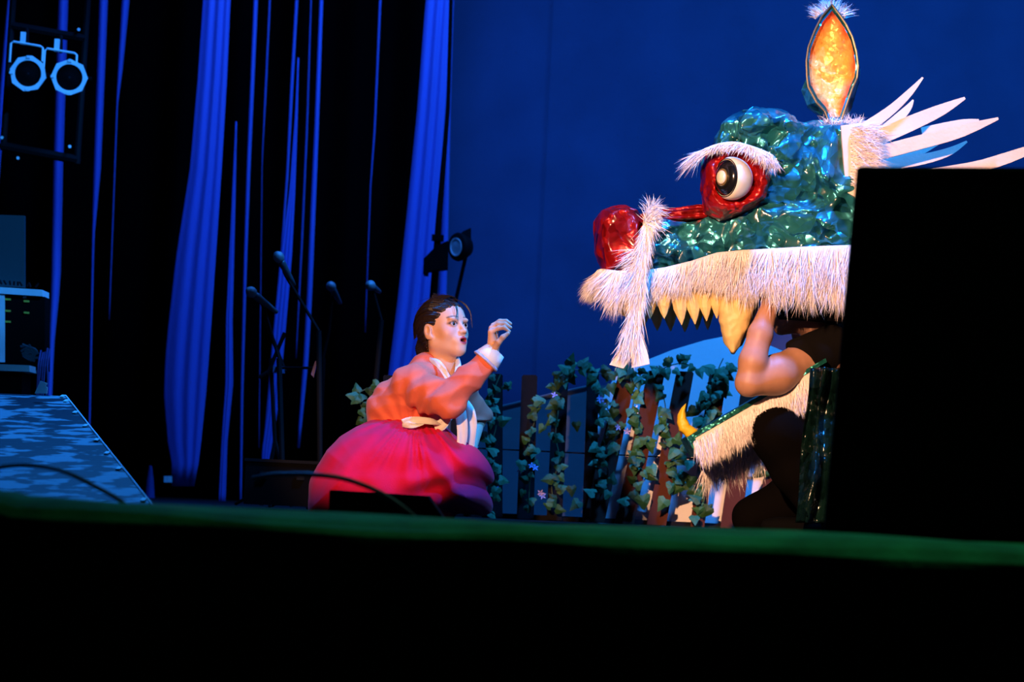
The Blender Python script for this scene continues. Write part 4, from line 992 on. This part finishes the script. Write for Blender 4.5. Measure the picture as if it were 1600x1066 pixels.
# thighs and shins under the skirt
for s_, dy in ((1,-0.14),(1,0.14)):
    g.chain([list(w(628,735,dy*0.6)), list(w(722,738,dy*.8)), list(w(660,788,dy*.8))], [0.085,0.050,0.034], 0.03)
# raised hand
kn = [(767,519,-0.300),(768,513,-0.285),(771,509,-0.268),(775,508,-0.252)]
for k in kn: g.chain([list(w(770,548,-0.275)), list(w(*k))], [0.017,0.0105], 0.012)
fg = [[(779,513,-.305),(788,512,-.31),(796,518,-.312)], [(779,506,-.292),(789,506,-.295),(798,512,-.30)], [(781,502,-.272),(791,502,-.275),(798,506,-.28)], [(783,504,-.252),(790,506,-.25),(795,510,-.25)]]
for k, f_ in zip(kn, fg): g.chain([list(w(*k))]+[list(w(*q)) for q in f_], [0.0098,0.0088,0.0080,0.0062], 0.004)
g.chain([list(w(772,547,-0.29)), list(w(779,535,-0.32)), list(w(786,527,-0.325)), list(w(794,521,-0.325))], [0.015,0.0105,0.0095,0.007], 0.006)
def skincol(V):
    L = loc_(V); x, y, z = L.T; n = len(V); c = np.tile(np.array([0.80,0.45,0.30]), (n,1)); ax_ = np.abs(x)
    def mix(m_, col): 
        m_ = np.clip(m_, 0, 1)[:,None]; return c*(1-m_)+np.array(col)*m_
    inh = (y > 0.03) & (np.abs(z) < 0.13) & (ax_ < 0.09)
    c = mix(inh*np.exp(-((ax_-0.045)/0.018)**2-((z+0.025)/0.018)**2)*0.5, (0.85,0.30,0.22))
    c = mix(inh*(y > 0.07)*np.clip(1.6-1.6*(np.hypot(x/0.021, (z+0.0640)/0.0165)**4), 0, 1), (0.50,0.05,0.06))
    c = mix(inh*(y > 0.07)*np.clip(2-2*np.hypot(x/0.0150, (z+0.0640)/0.0068)**2, 0, 1), (0.03,0.005,0.005))
    br = 0.0235+0.004*np.cos((ax_-0.034)*60)-0.10*np.clip(ax_-0.040,0,1)
    c = mix(inh*(y > 0.03)*(ax_ > 0.013)*(ax_ < 0.052)*np.exp(-((z-br)/0.0028)**2)*0.85, (0.06,0.03,0.02))
    r_ = np.hypot((ax_-0.032)/0.0150, z/0.0082)
    c = mix(inh*(y > 0.05)*np.exp(-((r_-1.05)/0.28)**2)*np.where(z > -0.001, 1.0, 0.45), (0.03,0.012,0.010))
    return c
g.o('body', M_skin, wm, skincol)
for s_ in (-1,1):
    p = Vector(H(s_*0.032,0.0775,0.0)); d = (hf+hx*0.10).normalized()
    ey = B().lathe(p, d, [(0.0128*math.sin(a), -0.0128*math.cos(a)) for a in np.linspace(0.001,3.14,14)], 18).o('eyeball', M_eye, wm, True)
    B().lathe(p+d*0.0104, d, [(0.0076,-0.0004),(0.0060,0.0014),(0.003,0.0026),(0,0.0029)], 16).o('iris', M_iris, ey, True)
# hair
g = Grid(np.array(hc)-0.19, np.array(hc)+0.19, 0.0026)
g.ell(H(0,-0.014,0.030), (0.0805,0.099,0.089), 0.01, 'u', HR); g.ell(H(0,0.030,0.040), (0.066,0.067,0.057), 0.02, 'u', HR)
g.ell(H(0,-0.02,-0.03), (0.070,0.075,0.060), 0.03, 'u', HR)
g.ell(H(0,-0.092,-0.055), (0.046,0.040,0.048), 0.02, 'u', HR)
# cut the face: everything in front of a sloping hairline
sl, X, Y, Z = g.sub(g.lo, g.lo+g.h*(g.n-1)); lx = (X-hc.x)*hx.x+(Y-hc.y)*hx.y+(Z-hc.z)*hx.z; ly = (X-hc.x)*hf.x+(Y-hc.y)*hf.y+(Z-hc.z)*hf.z; lz = (X-hc.x)*hz.x+(Y-hc.y)*hz.y+(Z-hc.z)*hz.z
al = np.abs(lx); line = 0.022+0.95*(lz-0.006)
g.D = np.maximum(g.D, (ly-np.minimum(line, 0.088))*0.8)
g.D = np.maximum(g.D, np.where(lz < 0.0, (ly+0.028)*0.9, -1)); g.D = np.maximum(g.D, -(lz+0.085))
ear_ = np.sqrt((ly+0.002)**2+((lz+0.012)*0.65)**2+np.clip(0.062-al,0,1)**2)-0.021; g.D = np.maximum(g.D, -ear_)
th = np.arctan2(lx, lz+0.05); g.D = g.D+(0.0022*np.sin(th*34+ly*22)+0.0012*np.sin(th*71-ly*30)).astype(np.float32)
hair = g.o('hair', M_hair, wm)
st = B()
def hs(pts, r=0.0011): st.tube(smoothline([Vector(H(*p)) for p in pts], 9), [r]*5+[r*.8,r*.6,r*.5,r*.3], 4)
for i in range(90):
    a = U(-1.25,1.25); x0 = math.sin(a); z0 = math.cos(a); k = U(1.0,1.05)
    hs([(x0*0.060*k, 0.052*z0+0.012+U(-.006,.006), 0.030+0.080*z0*k), (x0*0.086*k, 0.0, 0.035+0.092*z0*k), (x0*0.078*k, -0.070, 0.02+0.075*z0*k), (x0*0.035, -0.122, -0.02+0.02*z0)], 0.0012)
for x0, dx, zz in ((0.018,0.022,-0.002),(0.012,0.026,0.014),(0.024,0.028,0.018),(-0.030,-0.046,0.0),(-0.034,-0.050,-0.012),(-0.026,-0.046,0.02)):
    hs([(x0*0.6,0.052,0.108),(x0,0.090,0.085),(dx,0.104,0.045),(dx*1.1,0.098,zz)], 0.0013)
for i in range(26):
    a = U(-1.2,1.2); hs([(0.07*math.sin(a),U(-.03,.05),0.03+0.09*math.cos(a)),(0.085*math.sin(a),U(-.03,.05),0.035+0.105*math.cos(a)),(0.10*math.sin(a)+U(-.01,.01),U(-.06,.02),0.03+U(0.10,.118)*math.cos(a))], 0.0007)
st.o('loose_strands', M_hair, hair)

# jacket
g = Grid([w(565,700).x, 8.55, w(600,680).z], [w(800,600).x, 9.42, w(600,540).z], 0.0048)
g.cap(list(w(638,645,0.0)), list(w(672,606,0.0)), 0.150, 0.118, 0)
g.cap(list(w(618,655,0.0)), list(w(650,640,0.0)), 0.105, 0.12, 0.04)
g.cap(list(w(645,602,-0.11)), list(w(716,608,0.13)), 0.070, 0.070, 0.05)
g.cap(list(w(668,580,0.0)), list(w(690,590,0.0)), 0.062, 0.050, 0.03)
g.chain([list(sn), list(sn.lerp(el,.5)), list(el), list(el.lerp(wr,.5)), list(el.lerp(wr,.93))], [0.072,0.062,0.055,0.050,0.043], 0.04)
g.chain([list(sf), list(ef), list(w(738,692,0.05))], [0.066,0.056,0.052], 0.03)
def jf(X,Y,Z):
    u = (X-w(700,630).x)*0.72+(Z-w(700,630).z)*0.70; v = -(X-w(700,630).x)*0.70+(Z-w(700,630).z)*0.72
    r = np.sqrt((X-w(690,622).x)**2+(Z-w(690,622).z)**2)
    a = np.arctan2(Z-w(640,690).z, X-w(640,690).x)
    up_ = 1/(1+np.exp(-(Z-w(600,640).z)*60))
    return 0.0035*(np.abs(np.sin(v*58+np.sin(u*31+Y*9)*1.3+u*20))-0.6)*up_+0.0065*np.sin(v*75+np.sin(u*22)*1.6+Y*12)*np.exp(-(r/0.20)**2)*up_+0.008*np.sin(Z*62+np.sin(X*20)*1.8+X*18)*(1-up_)+0.003*np.sin(a*18+r*20)
g.disp(jf); g.disp(crumple(0.006, 26, 61))
# open front of the neck, hem, cuff openings
g.cap(list(w(702,566,-0.06)), list(w(700,600,-0.03)), 0.056, 0.030, 0.012, 's')
g.cut(list(w(640,662)), (0.10, 0, -1)); ddir = (wr-el).normalized(); g.cut(list(el.lerp(wr,.955)), list(ddir)) if False else None
g.o('jacket', M_jacket, wm)
# cuffs, collar and ribbons
def cuff(a, b, r0_, r1_, nm='cuff', m=M_white):
    a = Vector(a); b = Vector(b); L = (b-a).length
    return B().lathe(a, b-a, [(r0_,0),(r0_+.003,0.002),((r0_+r1_)/2+.002,L*.5),(r1_,L),(r1_-.004,L-.001),(r1_-.008,L*.7),(0.02,L*.6)], 24).o(nm, m, wm, True)
cuff(el.lerp(wr,.87), el.lerp(wr,1.10), 0.050, 0.039)
cuff(el.lerp(wr,.85), el.lerp(wr,.90), 0.053, 0.052, 'cuff_trim', M_lace)
def ribbon(nm, pts, wid, m=M_white, par=wm, th=0.003, face=(0.2,-1,0.1)):
    L = smoothline([w(*p[:3]) for p in pts], 18); W = np.interp(np.linspace(0,1,18), np.linspace(0,1,len(wid)), wid); V = []; F = []; fc = Vector(face)
    for i in range(18):
        a = Vector(L[max(i-1,0)]); b = Vector(L[min(i+1,17)]); t = (b-a).normalized(); s_ = t.cross(fc).normalized(); nn = s_.cross(t).normalized(); p = Vector(L[i])
        for q in (-1,-0.33,0.33,1): V.append(p+s_*W[i]*q+nn*0.006*math.cos(q*2.4+i*0.3))
        for q in (1,0.33,-0.33,-1): V.append(p+s_*W[i]*q+nn*(0.006*math.cos(q*2.4+i*0.3)-th))
    for i in range(17):
        for j in range(8): F.append((i*8+j, i*8+(j+1)%8, (i+1)*8+(j+1)%8, (i+1)*8+j))
    F += [tuple(range(7,-1,-1)), tuple(17*8+j for j in range(8))]
    return mesh(nm, V, F, m, par, True)
ribbon('collar', [(668,560,-0.03),(682,566,-0.105),(692,578,-0.13),(701,594,-0.14),(708,608,-0.13)], [0.010,0.012,0.012,0.011,0.009])
ribbon('collar', [(716,560,0.0),(716,572,-0.06),(713,588,-0.10),(708,606,-0.13)], [0.009,0.010,0.010,0.009])
ribbon('ribbon', [(722,628,-.14),(712,640,-.19),(700,652,-.21),(690,664,-.22),(679,668,-.22)], [0.010,0.018,0.016,0.020,0.022])
ribbon('ribbon', [(718,624,-.15),(720,645,-.20),(722,665,-.20),(722,685,-.19),(720,699,-.18)], [0.012,0.020,0.020,0.019,0.017])
ribbon('ribbon', [(724,622,-.14),(734,640,-.16),(738,660,-.15),(737,680,-.14),(736,702,-.12)], [0.010,0.016,0.016,0.015,0.013])
ribbon('waist_tie', [(692,664,-.20),(676,659,-.25),(655,657,-.262),(640,658,-.265),(630,662,-.26)], [0.006,0.012,0.013,0.014,0.016])
ribbon('waist_tie', [(630,661,-.255),(645,665,-.268),(662,662,-.262)], [0.014,0.010,0.004])

# skirt
g = Grid([w(465,800).x, 8.58, 0.0], [w(785,800).x, 9.45, w(620,635).z], 0.0062)
SK = [(484,806),(484,785),(489,755),(497,728),(511,702),(531,682),(557,666),(583,656),(625,652),(672,655),(705,668),(728,690),(748,702),(760,722),(765,755),(764,790),(758,812),(600,812)]
g.inflate([(w(a,b).x, w(a,b).z) for a, b in SK], 9.0, 0.34, 0.16, 0)
k_ = w(715,745,-0.10); g.ell(list(k_), (0.115,0.17,0.125), 0.06); k_ = w(600,775,-0.02); g.ell(list(k_), (0.26,0.32,0.10), 0.06)
wc = w(650,650)
def sf_(X,Y,Z):
    a = np.arctan2(Z-wc.z-0.02, X-wc.x); r = np.sqrt((X-wc.x)**2+(Z-wc.z)**2)
    left = 1/(1+np.exp((X-w(690,700).x)*30))
    d = 0.0030*np.sin(a*17+2.5*np.sin(r*11)+1.5*np.sin(a*5))*np.clip(r*3,0,1)*left+0.003*np.sin(a*37+r*9+Y*6+np.sin(a*9)*2)*np.clip(1.4-r*5,0.15,1)
    low = np.exp(-((Z-0.07)/0.09)**2)
    d = d+0.018*np.sin(Z*52-X*9+1.5*np.sin(X*9+Y*5))*low*np.clip((X-w(620,700).x)*5,0,1)
    k2 = (1-left)*0.012*np.sin((Z+X*0.9)*48+np.sin(X*25))
    return d+k2
g.disp(sf_); g.disp(crumple(0.005, 14, 62))
sl, X, Y, Z = g.sub(g.lo, g.lo+g.h*(g.n-1)); g.D = np.maximum(g.D, 0.004-Z+0*X+0*Y)
g.o('skirt', M_skirt, wm)

# ================================================================== PERFORMER INSIDE THE DRAGON
pf = thing('person', (at(1275,800,9.2).x, 9.2, 0), 'performer in black crouching inside the dragon head, forearm raised to the jaw', 'person')
def v_(px, py, Y): return list(at(px, py, Y))
g = Grid([at(1120,800,8.8).x, 8.72, 0.0], [at(1375,400,9.6).x, 9.65, at(1200,415,9.2).z], 0.0055)
g.chain([v_(1262,560,9.08), v_(1212,586,8.96), v_(1170,600,8.90)], [0.072,0.064,0.048], 0.05)
g.chain([v_(1170,597,8.90), v_(1176,565,8.90), v_(1188,522,8.92), v_(1201,482,8.95)], [0.047,0.049,0.044,0.033], 0.02)
for k in range(4):
    a = 1206+k*8; g.chain([v_(1203,478,8.95), v_(a,462,8.945-.004*k), v_(a+6,452,8.95), v_(a+9,446,8.99)], [0.026,0.013,0.0105,0.009], 0.006)
g.chain([v_(1201,480,8.95), v_(1192,464,8.96), v_(1196,452,8.98)], [0.02,0.012,0.01], 0.008)
g.chain([v_(1320,560,9.42), v_(1270,600,9.45), v_(1255,520,9.46), v_(1245,470,9.44)], [0.06,0.045,0.04,0.03], 0.03)
hd = v_(1262,478,9.28); g.ell(hd, (0.09,0.08,0.11), 0); g.ell(v_(1236,494,9.28), (0.055,0.055,0.07), 0.03); g.ell(v_(1220,512,9.28), (0.028,0.028,0.03), 0.02); g.ell(v_(1212,490,9.28), (0.02,0.014,0.02), 0.01)
g.cap(hd, v_(1300,560,9.28), 0.06, 0.07, 0.03)
g.cap(v_(1262,560,9.08), v_(1300,560,9.17), 0.068, 0.075, 0.03); g.cap(v_(1300,560,9.16), v_(1318,562,9.42), 0.07, 0.07, 0.04); g.cap(v_(1306,580,9.28), v_(1330,735,9.28), 0.12, 0.13, 0.05)
g.chain([v_(1330,735,9.2), v_(1210,682,9.02), v_(1278,800,9.08)], [0.085,0.055,0.035], 0.03)
g.chain([v_(1330,740,9.38), v_(1180,800,9.36), v_(1290,804,9.40)], [0.085,0.04,0.03], 0.03)
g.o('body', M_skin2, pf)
g = Grid([at(1190,800,8.8).x, 8.9, at(1300,760,9.2).z], [at(1395,400,9.6).x, 9.68, at(1200,440,9.2).z], 0.0055)
g.cap(v_(1306,575,9.28), v_(1332,720,9.28), 0.145, 0.15, 0)
g.chain([v_(1298,548,9.17), v_(1252,562,9.07)], [0.098,0.084], 0.03); g.chain([v_(1318,560,9.42), v_(1288,590,9.45)], [0.085,0.075], 0.03)
g.disp(crumple(0.004, 28, 40)); g.cut(v_(1238,566,9.05), (-1,0,-0.35)); g.o('shirt', M_tee, pf)
g = Grid([at(1120,800,8.8).x, 8.70, 0.0], [at(1400,400,9.6).x, 9.68, at(1200,610,9.2).z], 0.006)
g.chain([v_(1335,720,9.2), v_(1215,676,9.0)], [0.125,0.098], 0.03); g.chain([v_(1212,680,9.0), v_(1240,735,9.03), v_(1272,790,9.05)], [0.096,0.080,0.06], 0.03)
g.chain([v_(1330,740,9.38), v_(1250,775,9.37), v_(1175,808,9.35)], [0.13,0.10,0.075], 0.04); g.chain([v_(1175,808,9.36), v_(1300,812,9.42)], [0.07,0.055], 0.03)
g.disp(crumple(0.005, 22, 50)); sl, X, Y, Z = g.sub(g.lo, g.lo+g.h*(g.n-1)); g.D = np.maximum(g.D, 0.006-Z+0*X+0*Y); g.o('trousers', M_trs, pf)
g = Grid(np.array(hd)-0.16, np.array(hd)+0.16, 0.006); g.ell([hd[0]+0.015, hd[1], hd[2]+0.02], (0.098,0.09,0.112), 0); g.cut([hd[0]-0.03, hd[1], hd[2]], (-1,0,-0.5)); g.o('hair', M_hair, pf)
for p_ in (v_(1235,812,9.03),):
    B().lathe(Vector((p_[0]+0.03, p_[1], 0.035)), (-1,0,0), [(0.0,-0.09),(0.032,-0.08),(0.036,0.0),(0.034,0.08),(0.022,0.13),(0,0.14)], 14).o('shoe', M_black, pf, True)
